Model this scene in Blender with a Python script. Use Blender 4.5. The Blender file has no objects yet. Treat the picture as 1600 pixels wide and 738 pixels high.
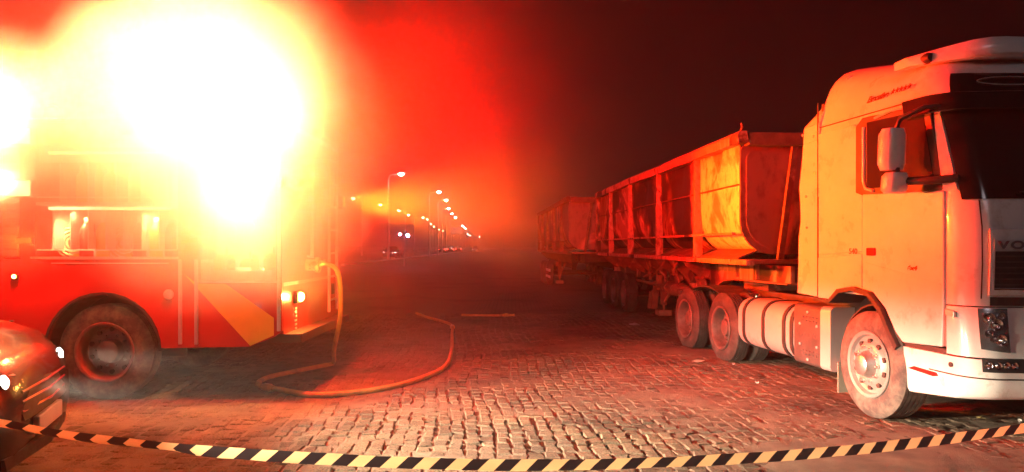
import bpy, bmesh, math, random
from math import sin, cos, pi, radians, sqrt
from mathutils import Vector, Matrix, noise as mnoise

random.seed(7)
scene = bpy.context.scene
COL = scene.collection

# ------------------------------------------------------------------ camera
cam_data = bpy.data.cameras.new("camera")
cam_data.sensor_width = 36.0
cam_data.lens = 36.0 * 1142.0 / 1600.0
cam_data.shift_y = 16.0 / 1600.0
cam_data.clip_start = 0.05
cam_data.clip_end = 3000.0
camera = bpy.data.objects.new("camera", cam_data)
camera.location = (0.0, 0.0, 1.64)
camera.rotation_euler = (radians(90), 0, 0)
COL.objects.link(camera)
scene.camera = camera

# ------------------------------------------------------------------ night sky
SUN_EL, SUN_AZ = radians(24), radians(188)      # faint light from behind the camera
world = bpy.data.worlds.new("World")
scene.world = world
world.use_nodes = True
wn = world.node_tree.nodes
wn.clear()
sky = wn.new("ShaderNodeTexSky")
sky.sky_type = 'NISHITA'
sky.sun_disc = False
sky.sun_elevation = SUN_EL
sky.sun_rotation = SUN_AZ
bgn = wn.new("ShaderNodeBackground")
bgn.inputs["Strength"].default_value = 0.0002
wout = wn.new("ShaderNodeOutputWorld")
world.node_tree.links.new(sky.outputs[0], bgn.inputs[0])
world.node_tree.links.new(bgn.outputs[0], wout.inputs[0])

sun_data = bpy.data.lights.new("sun", 'SUN')
sun_data.energy = 0.19
sun_data.angle = radians(14)
sun_data.color = (1.0, 0.84, 0.88)
sun = bpy.data.objects.new("sun", sun_data)
COL.objects.link(sun)
_d = Vector((sin(SUN_AZ) * cos(SUN_EL), cos(SUN_AZ) * cos(SUN_EL), sin(SUN_EL)))
sun.rotation_euler = _d.to_track_quat('Z', 'Y').to_euler()

vs = scene.view_settings
vs.view_transform = 'Standard'
vs.look = 'None'
vs.exposure = 0.0
vs.gamma = 1.0
vs.use_curve_mapping = False
scene.cycles.use_denoising = True
scene.cycles.max_bounces = 6
scene.cycles.diffuse_bounces = 2
scene.cycles.glossy_bounces = 3
scene.cycles.transmission_bounces = 4
scene.cycles.volume_bounces = 1
scene.cycles.transparent_max_bounces = 12
scene.cycles.sample_clamp_indirect = 12.0
scene.cycles.volume_step_rate = 2.0
scene.cycles.volume_max_steps = 128

# ------------------------------------------------------------------ lamps, real and added (used by their builders)
BEACON_COL = (1.0, 0.006, 0.0004)
WARM_COL = (0.85, 0.52, 0.20)
HEAD_W = 5600.0
# added narrow lamps that light the cab and trailer: aim, watts, cone, colour
BEAMS = [((1.0, -.26, -.03), 6900, 52, (1.0, .15, .009)), ((1.0, .16, -.02), 5200, 34, (1.0, .17, .006))]
# x, y, z in the fire engine's frame, watts
BEACONS = [(-1.9, .9, 3.02, 7000), (-.75, .5, 3.02, 7000), (-.12, 1.9, 3.02, 12500, (1, -.10, .12)), (-2.75, .5, 3.02, 6000)]
OUT = (0, -1, .45)
TOP = (-.1, -1, .15)
FLOODS = [(-1.45, .62, 3.50, 2300, WARM_COL, TOP), (-.55, .62, 3.45, 3600, WARM_COL, TOP), (-.10, -.06, 2.78, 4200, WARM_COL, OUT), (-.85, -.06, 2.78, 2800, WARM_COL, OUT), (-.48, .20, 2.30, 1200, WARM_COL), (-2.76, -.06, 2.80, 3400, WARM_COL, OUT), (-2.76, -.06, 2.25, 500, WARM_COL, OUT),
          (-1.6, -.06, 2.84, 260, BEACON_COL), (-2.72, -.02, 1.70, 160, BEACON_COL), (-.98, -.02, 1.70, 200, BEACON_COL)]  # red side lamps, added to redden body and ground
LOCKER_W = 150.0
REAR_W = 1300.0
SMOKE = 1.3
GLARE_REDDEN = 0.40
GLARE_BALLS = [((-2.80, 7.15, 2.66), 1.0, 1.80, 0.85), ((-5.20, 7.2, 2.55), 0.40, 1.40, 1.0), ((-1.3, 9.6, 1.3), 0.3, 2.8, 0.035)]  # balls of added smoke that shape the lamp glare

# ------------------------------------------------------------------ helpers
def lin(r, g=None, b=None):
    if g is None:
        g = b = r
    return (r, g, b, 1.0)

def new_mat(name):
    m = bpy.data.materials.new(name)
    m.use_nodes = True
    nt = m.node_tree
    b = nt.nodes["Principled BSDF"]
    return m, nt, b

def noise_node(nt, scale, detail=4.0, rough=0.6, coord='Object', vec=None):
    n = nt.nodes.new("ShaderNodeTexNoise")
    n.inputs["Scale"].default_value = scale
    n.inputs["Detail"].default_value = detail
    n.inputs["Roughness"].default_value = rough
    if vec is None:
        tc = nt.nodes.new("ShaderNodeTexCoord")
        nt.links.new(tc.outputs[coord], n.inputs["Vector"])
    else:
        nt.links.new(vec, n.inputs["Vector"])
    return n

def ramp(nt, src, stops):
    r = nt.nodes.new("ShaderNodeValToRGB")
    e = r.color_ramp.elements
    while len(e) < len(stops):
        e.new(0.5)
    for el, (p, c) in zip(e, stops):
        el.position = p
        el.color = c if len(c) == 4 else (*c, 1)
    nt.links.new(src, r.inputs[0])
    return r

def mix(nt, fac, a, b, blend='MIX'):
    m = nt.nodes.new("ShaderNodeMix")
    m.data_type = 'RGBA'
    m.blend_type = blend
    for sock, v in ((m.inputs[0], fac), (m.inputs[6], a), (m.inputs[7], b)):
        if hasattr(v, "links"):
            nt.links.new(v, sock)
        else:
            sock.default_value = v
    return m.outputs[2]

def bump(nt, bsdf, height, strength=0.3, dist=0.01):
    bp = nt.nodes.new("ShaderNodeBump")
    bp.inputs["Strength"].default_value = strength
    bp.inputs["Distance"].default_value = dist
    nt.links.new(height, bp.inputs["Height"])
    nt.links.new(bp.outputs[0], bsdf.inputs["Normal"])

def simple(name, col, rough=0.5, metal=0.0, var=0.18, scale=6.0, bmp=0.0, coat=0.0, dirt=None, bscale=60.0):
    """paint, rubber, metal ...: a base colour broken up by noise, optional dirt"""
    m, nt, b = new_mat(name)
    n = noise_node(nt, scale, 5.0, 0.65)
    lo = [c * (1 - var) for c in col]
    hi = [min(1, c * (1 + var * 0.6)) for c in col]
    base = ramp(nt, n.outputs["Fac"], [(0.3, lo), (0.7, hi)]).outputs[0]
    if dirt:
        n2 = noise_node(nt, dirt[2], 8.0, 0.7)
        f = ramp(nt, n2.outputs["Fac"], [(dirt[1], (0, 0, 0)), (min(1, dirt[1] + 0.18), (1, 1, 1))])
        base = mix(nt, f.outputs[0], base, lin(*dirt[0]))
    nt.links.new(base, b.inputs["Base Color"])
    rr = ramp(nt, n.outputs["Fac"], [(0.25, (rough * 0.8,) * 3), (0.75, (min(1, rough * 1.2),) * 3)])
    nt.links.new(rr.outputs[0], b.inputs["Roughness"])
    b.inputs["Metallic"].default_value = metal
    b.inputs["Coat Weight"].default_value = coat
    b.inputs["Coat Roughness"].default_value = 0.08
    if bmp > 0:
        n3 = noise_node(nt, bscale, 4.0, 0.6)
        bump(nt, b, n3.outputs["Fac"], bmp, 0.01)
    return m

def emit(name, col, strength):
    m, nt, b = new_mat(name)
    n = noise_node(nt, 30.0, 2.0)
    c = ramp(nt, n.outputs["Fac"], [(0.2, [x * 0.85 for x in col]), (0.8, col)])
    nt.links.new(c.outputs[0], b.inputs["Emission Color"])
    b.inputs["Base Color"].default_value = lin(*col)
    b.inputs["Emission Strength"].default_value = strength
    b.inputs["Roughness"].default_value = 0.15
    return m

def glass(name, col, rough=0.03, trans=1.0, alpha=1.0):
    m, nt, b = new_mat(name)
    n = noise_node(nt, 9.0, 6.0, 0.7)
    r = ramp(nt, n.outputs["Fac"], [(0.35, (rough,) * 3), (0.8, (rough + 0.12,) * 3)])
    nt.links.new(r.outputs[0], b.inputs["Roughness"])
    b.inputs["Base Color"].default_value = lin(*col)
    b.inputs["Transmission Weight"].default_value = trans
    b.inputs["IOR"].default_value = 1.45
    b.inputs["Alpha"].default_value = alpha
    return m

def empty(name, loc, rz=0.0, label=None, cat=None, group=None):
    o = bpy.data.objects.new(name, None)
    o.empty_display_size = 0.3
    o.location = loc
    o.rotation_euler = (0, 0, rz)
    COL.objects.link(o)
    tag(o, label, cat, group)
    return o

def tag(o, label=None, cat=None, group=None, kind=None):
    if label: o["label"] = label
    if cat: o["category"] = cat
    if group: o["group"] = group
    if kind: o["kind"] = kind
    return o

def copy_tree(o, parent=None):
    c = o.copy()
    COL.objects.link(c)
    c.parent = parent
    for ch in list(o.children):
        copy_tree(ch, c)
    return c

class MB:
    """collects shapes, builds them as ONE mesh object"""
    def __init__(self):
        self.v = []; self.f = []; self.mi = []; self.cur = 0
    def add(self, verts, faces):
        k = len(self.v)
        self.v += [tuple(p) for p in verts]
        self.f += [tuple(i + k for i in f) for f in faces]
        self.mi += [self.cur] * len(faces)
        return self
    def box(self, x0, x1, y0, y1, z0, z1):
        x0, x1 = min(x0, x1), max(x0, x1); y0, y1 = min(y0, y1), max(y0, y1); z0, z1 = min(z0, z1), max(z0, z1)
        v = [(x0,y0,z0),(x1,y0,z0),(x1,y1,z0),(x0,y1,z0),(x0,y0,z1),(x1,y0,z1),(x1,y1,z1),(x0,y1,z1)]
        f = [(3,2,1,0),(4,5,6,7),(0,1,5,4),(1,2,6,5),(2,3,7,6),(3,0,4,7)]
        return self.add(v, f)
    def obox(self, c, s, rot):
        """oriented box, rot = Matrix 3x3 or euler tuple"""
        from mathutils import Euler
        R = rot if isinstance(rot, Matrix) else Euler(rot).to_matrix()
        v = []
        for sx, sy, sz in ((-1,-1,-1),(1,-1,-1),(1,1,-1),(-1,1,-1),(-1,-1,1),(1,-1,1),(1,1,1),(-1,1,1)):
            v.append(Vector(c) + R @ Vector((sx*s[0]/2, sy*s[1]/2, sz*s[2]/2)))
        f = [(3,2,1,0),(4,5,6,7),(0,1,5,4),(1,2,6,5),(2,3,7,6),(3,0,4,7)]
        return self.add(v, f)
    def tube(self, pts, r, n=8, caps=True):
        pts = [Vector(p) for p in pts]
        rs = r if isinstance(r, (list, tuple)) else [r] * len(pts)
        V = []; F = []
        up = Vector((0, 0, 1))
        prev = None
        for i, p in enumerate(pts):
            if i == 0: d = pts[1] - p
            elif i == len(pts) - 1: d = p - pts[i-1]
            else: d = pts[i+1] - pts[i-1]
            d.normalize()
            if prev is None:
                a = up if abs(d.z) < 0.9 else Vector((1, 0, 0))
                s = d.cross(a).normalized()
            else:
                s = (prev - d * prev.dot(d)).normalized()
            prev = s
            t = s.cross(d)
            for k in range(n):
                an = 2 * pi * k / n
                V.append(p + (s * cos(an) + t * sin(an)) * rs[i])
        for i in range(len(pts) - 1):
            for k in range(n):
                k2 = (k + 1) % n
                F.append((i*n + k2, i*n + k, (i+1)*n + k, (i+1)*n + k2))
        if caps:
            F.append(tuple(range(n)))
            F.append(tuple((len(pts)-1)*n + k for k in reversed(range(n))))
        return self.add(V, F)
    def lathe(self, prof, c=(0,0,0), axis='y', n=32, a0=0.0, a1=2*pi):
        """prof: list of (along axis, radius)"""
        V = []; F = []
        full = abs(a1 - a0 - 2*pi) < 1e-6
        m = n if full else n + 1
        for a, r in prof:
            for k in range(m):
                an = a0 + (a1 - a0) * k / n
                p, q = r * cos(an), r * sin(an)
                if axis == 'y': V.append((c[0]+p, c[1]+a, c[2]+q))
                elif axis == 'x': V.append((c[0]+a, c[1]+p, c[2]+q))
                else: V.append((c[0]+p, c[1]+q, c[2]+a))
        for i in range(len(prof) - 1):
            for k in range(m if full else m - 1):
                k2 = (k + 1) % m
                F.append((i*m+k, i*m+k2, (i+1)*m+k2, (i+1)*m+k))
        return self.add(V, F)
    def prism(self, poly, a, b, plane='xz'):
        """extrude a 2-D polygon from a to b along the axis normal to plane"""
        n = len(poly)
        def P(p, t):
            if plane == 'xz': return (p[0], t, p[1])
            if plane == 'yz': return (t, p[0], p[1])
            return (p[0], p[1], t)
        V = [P(p, a) for p in poly] + [P(p, b) for p in poly]
        F = [tuple(range(n)), tuple(reversed(range(n, 2*n)))]
        for i in range(n):
            j = (i + 1) % n
            F.append((j, i, i + n, j + n))
        return self.add(V, F)
    def loft(self, secs, closed=True, caps=True):
        n = len(secs[0])
        V = [p for s in secs for p in s]
        F = []
        for i in range(len(secs) - 1):
            for k in range(n if closed else n - 1):
                k2 = (k + 1) % n
                F.append((i*n+k, i*n+k2, (i+1)*n+k2, (i+1)*n+k))
        if caps and closed:
            F.append(tuple(reversed(range(n))))
            F.append(tuple((len(secs)-1)*n + k for k in range(n)))
        return self.add(V, F)
    def build(self, name, mat, parent=None, smooth=None, bevel=0.0, seg=2, loc=None):
        me = bpy.data.meshes.new(name)
        me.from_pydata(self.v, [], self.f)
        mats = mat if isinstance(mat, (list, tuple)) else [mat]
        for m in mats:
            me.materials.append(m)
        if len(mats) > 1:
            me.polygons.foreach_set("material_index", self.mi)
        bm = bmesh.new(); bm.from_mesh(me)
        bmesh.ops.recalc_face_normals(bm, faces=bm.faces)
        if smooth is not None:
            for f in bm.faces: f.smooth = True
            for e in bm.edges:
                if len(e.link_faces) == 2 and e.calc_face_angle(0.0) > radians(smooth):
                    e.smooth = False
        bm.to_mesh(me); bm.free()
        me.update()
        o = bpy.data.objects.new(name, me)
        COL.objects.link(o)
        if parent is not None: o.parent = parent
        if loc is not None: o.location = loc
        if bevel > 0:
            md = o.modifiers.new("edges", 'BEVEL')
            md.width = bevel; md.segments = seg; md.limit_method = 'ANGLE'
            md.angle_limit = radians(35)
            md.harden_normals = False
        return o

def spline(pts, n=8):
    """Catmull-Rom through 3-D points"""
    P = [Vector(p) for p in pts]
    P = [P[0] * 2 - P[1]] + P + [P[-1] * 2 - P[-2]]
    out = []
    for i in range(1, len(P) - 2):
        a, b, c, d = P[i-1:i+3]
        for k in range(n):
            t = k / n
            out.append(0.5 * ((2*b) + (c-a)*t + (2*a-5*b+4*c-d)*t*t + (3*b-a-3*c+d)*t**3))
    out.append(P[-2])
    return out

def point_light(name, loc, watts, col, radius=0.06, parent=None):
    l = bpy.data.lights.new(name, 'POINT')
    l.energy = watts; l.color = col; l.shadow_soft_size = radius
    o = bpy.data.objects.new(name, l)
    o.location = loc
    COL.objects.link(o)
    if parent is not None: o.parent = parent
    return o

def spot_light(name, loc, direction, watts, col, angle, blend=0.3, radius=0.05, parent=None):
    l = bpy.data.lights.new(name, 'SPOT')
    l.energy = watts; l.color = col; l.shadow_soft_size = radius
    l.spot_size = radians(angle); l.spot_blend = blend
    o = bpy.data.objects.new(name, l)
    o.location = loc
    o.rotation_euler = (-Vector(direction)).to_track_quat('Z', 'Y').to_euler()
    COL.objects.link(o)
    if parent is not None: o.parent = parent
    return o

# ------------------------------------------------------------------ materials
M = {}
M['white_paint'] = simple("white_paint", (0.78, 0.77, 0.75), 0.30, 0.0, 0.07, 3.0, 0.05, 0.5, dirt=((0.50, 0.44, 0.38), 0.57, 2.6), bscale=5.0)
M['cream_paint'] = simple("cream_paint", (0.74, 0.68, 0.58), 0.5, 0.0, 0.10, 2.0, 0.15, 0.0, dirt=((0.20, 0.11, 0.07), 0.60, 1.6))
M['bumper_paint'] = simple("bumper_paint", (0.76, 0.75, 0.73), 0.4, 0.0, 0.10, 5.0, 0.05, 0.2, dirt=((0.40, 0.33, 0.26), 0.58, 3.5))
M['red_paint'] = simple("red_paint", (0.48, 0.018, 0.02), 0.32, 0.0, 0.15, 2.5, 0.0, 0.5, dirt=((0.22, 0.05, 0.04), 0.62, 3.0))
M['yellow_stripe'] = simple("yellow_stripe", (0.88, 0.62, 0.08), 0.45, 0.0, 0.08, 4.0)
M['black_plastic'] = simple("black_plastic", (0.025, 0.024, 0.024), 0.55, 0.0, 0.2, 12.0, 0.1)
M['seam'] = simple("seam", (0.05, 0.035, 0.03), 0.8)
M['rubber'] = simple("rubber", (0.07, 0.062, 0.055), 0.85, 0.0, 0.25, 14.0, 0.25, dirt=((0.17, 0.145, 0.115), 0.44, 5.0))
M['burnt_rubber'] = simple("burnt_rubber", (0.045, 0.035, 0.03), 0.95, 0.0, 0.5, 7.0, 0.9, bscale=22.0, dirt=((0.10, 0.08, 0.07), 0.50, 3.0))
M['steel'] = simple("steel", (0.62, 0.60, 0.58), 0.38, 0.85, 0.15, 8.0, 0.05, dirt=((0.22, 0.17, 0.13), 0.60, 6.0))
M['alloy'] = simple("alloy", (0.36, 0.345, 0.325), 0.42, 0.35, 0.12, 7.0, 0.05, dirt=((0.36, 0.29, 0.22), 0.52, 5.0))
M['tank_alloy'] = simple("tank_alloy", (0.55, 0.53, 0.52), 0.40, 0.45, 0.08, 3.0, 0.04, dirt=((0.40, 0.34, 0.28), 0.60, 3.0))
M['dark_steel'] = simple("dark_steel", (0.09, 0.08, 0.075), 0.6, 0.3, 0.3, 9.0, 0.2)
M['tread_plate'] = simple("tread_plate", (0.11, 0.09, 0.085), 0.5, 0.4, 0.2, 8.0, 0.2)
M['rust'] = simple("rust", (0.24, 0.115, 0.065), 0.9, 0.0, 0.45, 4.0, 0.6, bscale=40.0, dirt=((0.55, 0.36, 0.25), 0.60, 2.6))
M['burnt_rust'] = simple("burnt_rust", (0.14, 0.065, 0.04), 0.92, 0.0, 0.6, 5.0, 0.7, bscale=34.0, dirt=((0.42, 0.24, 0.16), 0.56, 3.5))
M['char'] = simple("char", (0.035, 0.026, 0.022), 0.95, 0.0, 0.6, 6.0, 0.8, bscale=26.0, dirt=((0.14, 0.075, 0.05), 0.56, 2.6))
M['dark_glass'] = simple("dark_glass", (0.020, 0.016, 0.017), 0.10, 0.0, 0.2, 3.0, coat=0.5)
M['window_glass'] = glass("window_glass", (0.55, 0.55, 0.55), 0.02)
M['lens_glass'] = glass("lens_glass", (0.92, 0.92, 0.92), 0.02)
M['chrome'] = simple("chrome", (0.80, 0.79, 0.78), 0.12, 1.0, 0.05)
M['silver_trim'] = simple("silver_trim", (0.72, 0.71, 0.70), 0.35, 0.5, 0.08, 9.0)
M['amber'] = simple("amber", (0.75, 0.22, 0.02), 0.25, coat=0.4)
M['red_lens_and_red_light'] = simple("red_lens_and_red_light", (0.55, 0.02, 0.015), 0.2, coat=0.5)
M['lettering'] = simple("lettering", (0.10, 0.03, 0.025), 0.6)
M['badge_ink'] = simple("badge_ink", (0.16, 0.14, 0.15), 0.5)
M['mudflap'] = simple("mudflap", (0.33, 0.28, 0.22), 0.85, 0.0, 0.15, 5.0, 0.2, dirt=((0.10, 0.08, 0.06), 0.60, 9.0))
M['hose'] = simple("hose", (0.62, 0.34, 0.10), 0.8, 0.0, 0.25, 9.0, 0.3, dirt=((0.20, 0.11, 0.05), 0.58, 6.0))
M['brass'] = simple("brass", (0.72, 0.46, 0.16), 0.3, 0.9, 0.15)
M['car_paint'] = simple("car_paint", (0.022, 0.022, 0.024), 0.22, 0.0, 0.10, 3.0, coat=0.4)
M['car_paint_dark'] = simple("car_paint_dark", (0.06, 0.06, 0.07), 0.25, 0.2, 0.05, 3.0, coat=0.6)
M['concrete'] = simple("concrete", (0.50, 0.48, 0.45), 0.9, 0.0, 0.2, 3.0, 0.3, dirt=((0.25, 0.23, 0.2), 0.58, 1.2))
M['galvanised'] = simple("galvanised", (0.58, 0.57, 0.55), 0.5, 0.4, 0.12, 5.0)
M['bark'] = simple("bark", (0.12, 0.085, 0.06), 0.95, 0.0, 0.4, 8.0, 0.8)
M['leaf'] = simple("leaf", (0.06, 0.085, 0.03), 0.7, 0.0, 0.45, 1.2)
M['board_white'] = simple("board_white", (0.80, 0.78, 0.76), 0.6, 0.0, 0.1, 2.0)
M['litter'] = simple("litter", (0.72, 0.70, 0.66), 0.7, 0.0, 0.2, 20.0)
M['leaf_dry'] = simple("leaf_dry", (0.45, 0.36, 0.14), 0.8, 0.0, 0.3, 30.0)
M['yellow_cyl'] = simple("yellow_cyl", (0.72, 0.50, 0.10), 0.4, 0.0, 0.1, 9.0)
M['aluminium'] = simple("aluminium", (0.66, 0.65, 0.63), 0.4, 0.6, 0.12, 6.0)
M['canvas'] = simple("canvas", (0.62, 0.48, 0.28), 0.9, 0.0, 0.2, 14.0, 0.5)
M['rim_red'] = simple("rim_red", (0.16, 0.10, 0.09), 0.5, 0.3, 0.2, 9.0)
M['burnt_rim'] = simple("burnt_rim", (0.17, 0.12, 0.10), 0.55, 0.35, 0.35, 6.0, 0.3, dirt=((0.08, 0.05, 0.04), 0.52, 4.0))
M['lamp_bowl'] = simple("lamp_bowl", (0.42, 0.41, 0.41), 0.22, 0.8, 0.2, 6.0, coat=0.6)
M['shutter'] = simple("shutter", (0.55, 0.54, 0.53), 0.45, 0.5, 0.1, 9.0)
M['headlamp_on'] = emit("headlamp_on", (1.0, 0.90, 0.78), 14.0)
M['street_on'] = emit("street_on", (1.0, 0.86, 0.72), 420.0)
M['street_warm'] = emit("street_warm", (1.0, 0.60, 0.28), 110.0)
M['head_far'] = emit("head_far", (1.0, 0.93, 0.9), 90.0)
M['head_blue'] = emit("head_blue", (0.78, 0.50, 1.0), 260.0)
M['tail_on'] = emit("tail_on", (1.0, 0.05, 0.03), 50.0)
M['amber_on'] = emit("amber_on", (1.0, 0.52, 0.10), 30.0)
M['beacon_on'] = emit("beacon_on", (1.0, 0.10, 0.02), 8.0)
M['added_strobe_on'] = emit("added_strobe_on", (1.0, 0.04, 0.01), 3.0)
M['flood_on'] = emit("flood_on", (1.0, 0.72, 0.34), 5.0)

def burnt_panel(name, paint, keep, scale, seed):
    """paint burnt away in patches: bare rust and soot, with pale scorched edges"""
    m, nt, b = new_mat(name)
    tc = nt.nodes.new("ShaderNodeTexCoord")
    mp = nt.nodes.new("ShaderNodeMapping")
    mp.inputs["Location"].default_value = (seed * 3.7, seed * 1.3, seed * 2.1)
    mp.inputs["Scale"].default_value = (1.0, 1.0, 0.6)
    nt.links.new(tc.outputs["Object"], mp.inputs[0])
    n = noise_node(nt, scale, 6.0, 0.55, vec=mp.outputs[0])
    n.inputs["Distortion"].default_value = 0.6
    fine = noise_node(nt, scale * 9, 6.0, 0.7, vec=mp.outputs[0])
    rust = ramp(nt, fine.outputs["Fac"], [(0.30, (0.05, 0.022, 0.014)), (0.55, (0.20, 0.085, 0.045)), (0.75, (0.34, 0.17, 0.10))])
    pt = ramp(nt, fine.outputs["Fac"], [(0.34, [c * 0.55 for c in paint]), (0.5, paint)])
    f = ramp(nt, n.outputs["Fac"], [(max(0.02, keep - 0.03), (1, 1, 1)), (keep + 0.03, (0, 0, 0))])
    base = mix(nt, f.outputs[0], rust.outputs[0], pt.outputs[0])
    edge = ramp(nt, n.outputs["Fac"], [(max(0.01, keep - 0.01), (0, 0, 0)), (keep + 0.035, (1, 1, 1)), (keep + 0.055, (1, 1, 1)), (keep + 0.09, (0, 0, 0))])
    base = mix(nt, edge.outputs[0], base, lin(0.46, 0.26, 0.17))
    soot = ramp(nt, n.outputs["Fac"], [(keep + 0.08, (0, 0, 0)), (keep + 0.15, (1, 1, 1))])
    base = mix(nt, soot.outputs[0], base, lin(0.016, 0.010, 0.008))
    nt.links.new(base, b.inputs["Base Color"])
    b.inputs["Roughness"].default_value = 0.72
    bump(nt, b, fine.outputs["Fac"], 0.35, 0.012)
    return m

M['panel_a'] = burnt_panel("panel_kept_paint", (0.78, 0.70, 0.52), 0.56, 0.9, 1)
M['panel_b'] = burnt_panel("panel_scorched_one", (0.27, 0.13, 0.08), 0.38, 0.8, 4)
M['panel_c'] = burnt_panel("panel_scorched_two", (0.27, 0.13, 0.08), 0.35, 0.9, 9)
M['panel_d'] = burnt_panel("panel_scorched_three", (0.30, 0.16, 0.10), 0.39, 0.9, 14)
M['panel_e'] = burnt_panel("panel_scorched_four", (0.26, 0.13, 0.08), 0.36, 1.0, 21)
M['front_burnt'] = burnt_panel("front_burnt", (0.20, 0.095, 0.06), 0.46, 0.6, 6)
M['rail_burnt'] = burnt_panel("rail_burnt", (0.40, 0.20, 0.12), 0.50, 1.7, 31)
M['panel_far'] = burnt_panel("panel_far", (0.20, 0.135, 0.105), 0.55, 0.8, 11)

# cobbled yard: one material for the single stones and the joined ones
def stone_material():
    m, nt, b = new_mat("paving_stone")
    at = nt.nodes.new("ShaderNodeAttribute"); at.attribute_name = "tone"
    oi = nt.nodes.new("ShaderNodeObjectInfo")
    ad = nt.nodes.new("ShaderNodeMath"); ad.operation = 'ADD'
    nt.links.new(at.outputs["Fac"], ad.inputs[0]); nt.links.new(oi.outputs["Random"], ad.inputs[1])
    fr = nt.nodes.new("ShaderNodeMath"); fr.operation = 'FRACT'
    nt.links.new(ad.outputs[0], fr.inputs[0])
    tone = ramp(nt, fr.outputs[0], [(0.0, (0.095, 0.070, 0.052)), (0.45, (0.140, 0.104, 0.078)), (0.8, (0.180, 0.138, 0.102)), (1.0, (0.115, 0.088, 0.070))])
    geo = nt.nodes.new("ShaderNodeNewGeometry")
    grain = noise_node(nt, 55.0, 5.0, 0.7, vec=geo.outputs["Position"])
    g = ramp(nt, grain.outputs["Fac"], [(0.34, (0.35, 0.33, 0.31)), (0.5, (0.85, 0.85, 0.85)), (0.68, (1.35, 1.30, 1.22))])
    base = mix(nt, 1.0, tone.outputs[0], g.outputs[0], 'MULTIPLY')
    sand = noise_node(nt, 0.9, 5.0, 0.6, vec=geo.outputs["Position"])
    sf = ramp(nt, sand.outputs["Fac"], [(0.44, (0, 0, 0)), (0.60, (0.8, 0.8, 0.8))])
    sandc = mix(nt, 1.0, lin(0.225, 0.170, 0.115), g.outputs[0], 'MULTIPLY')
    base = mix(nt, sf.outputs[0], base, sandc)
    dark_blot = noise_node(nt, 0.42, 4.0, 0.6, vec=geo.outputs["Position"])  # broad noise for dark patches
    of = ramp(nt, dark_blot.outputs["Fac"], [(0.52, (0, 0, 0)), (0.66, (0.75, 0.75, 0.75))])
    base = mix(nt, of.outputs[0], base, lin(0.040, 0.031, 0.026))
    nt.links.new(base, b.inputs["Base Color"])
    b.inputs["Roughness"].default_value = 0.95
    b.inputs["Specular IOR Level"].default_value = 0.2
    bump(nt, b, grain.outputs["Fac"], 1.0, 0.014)
    return m
M['stone'] = stone_material()

def dirt_material():
    m, nt, b = new_mat("yard_dirt")
    geo = nt.nodes.new("ShaderNodeNewGeometry")
    n = noise_node(nt, 2.2, 8.0, 0.7, vec=geo.outputs["Position"])
    c = ramp(nt, n.outputs["Fac"], [(0.3, (0.085, 0.062, 0.044)), (0.55, (0.165, 0.122, 0.085)), (0.75, (0.225, 0.172, 0.120))])
    # beyond the built stones the setts carry on as relief too fine to pick apart
    br = nt.nodes.new("ShaderNodeTexBrick")
    nt.links.new(geo.outputs["Position"], br.inputs["Vector"])
    br.inputs["Scale"].default_value = 1.0
    br.inputs["Brick Width"].default_value = 0.21; br.inputs["Row Height"].default_value = 0.16
    br.inputs["Mortar Size"].default_value = 0.014
    br.inputs["Color1"].default_value = lin(0.12, 0.09, 0.066); br.inputs["Color2"].default_value = lin(0.16, 0.12, 0.09)
    br.inputs["Mortar"].default_value = lin(0.055, 0.042, 0.034)
    sp = nt.nodes.new("ShaderNodeSeparateXYZ"); nt.links.new(geo.outputs["Position"], sp.inputs[0])
    far = nt.nodes.new("ShaderNodeMapRange")
    far.inputs[1].default_value = 17.0; far.inputs[2].default_value = 19.0
    nt.links.new(sp.outputs["Y"], far.inputs[0])
    base = mix(nt, far.outputs[0], c.outputs[0], br.outputs["Color"])
    dark_blot = noise_node(nt, 0.42, 4.0, 0.6, vec=geo.outputs["Position"])  # same broad dark patches as on the stones
    of = ramp(nt, dark_blot.outputs["Fac"], [(0.52, (0, 0, 0)), (0.66, (0.75, 0.75, 0.75))])
    base = mix(nt, of.outputs[0], base, lin(0.040, 0.031, 0.026))
    nt.links.new(base, b.inputs["Base Color"])
    b.inputs["Roughness"].default_value = 0.92
    g = noise_node(nt, 60.0, 6.0, 0.75, vec=geo.outputs["Position"])
    bump(nt, b, g.outputs["Fac"], 1.0, 0.016)
    return m
M['dirt'] = dirt_material()
M['asphalt'] = simple("asphalt", (0.05, 0.048, 0.047), 0.85, 0.0, 0.25, 0.8, 0.3)

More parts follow.
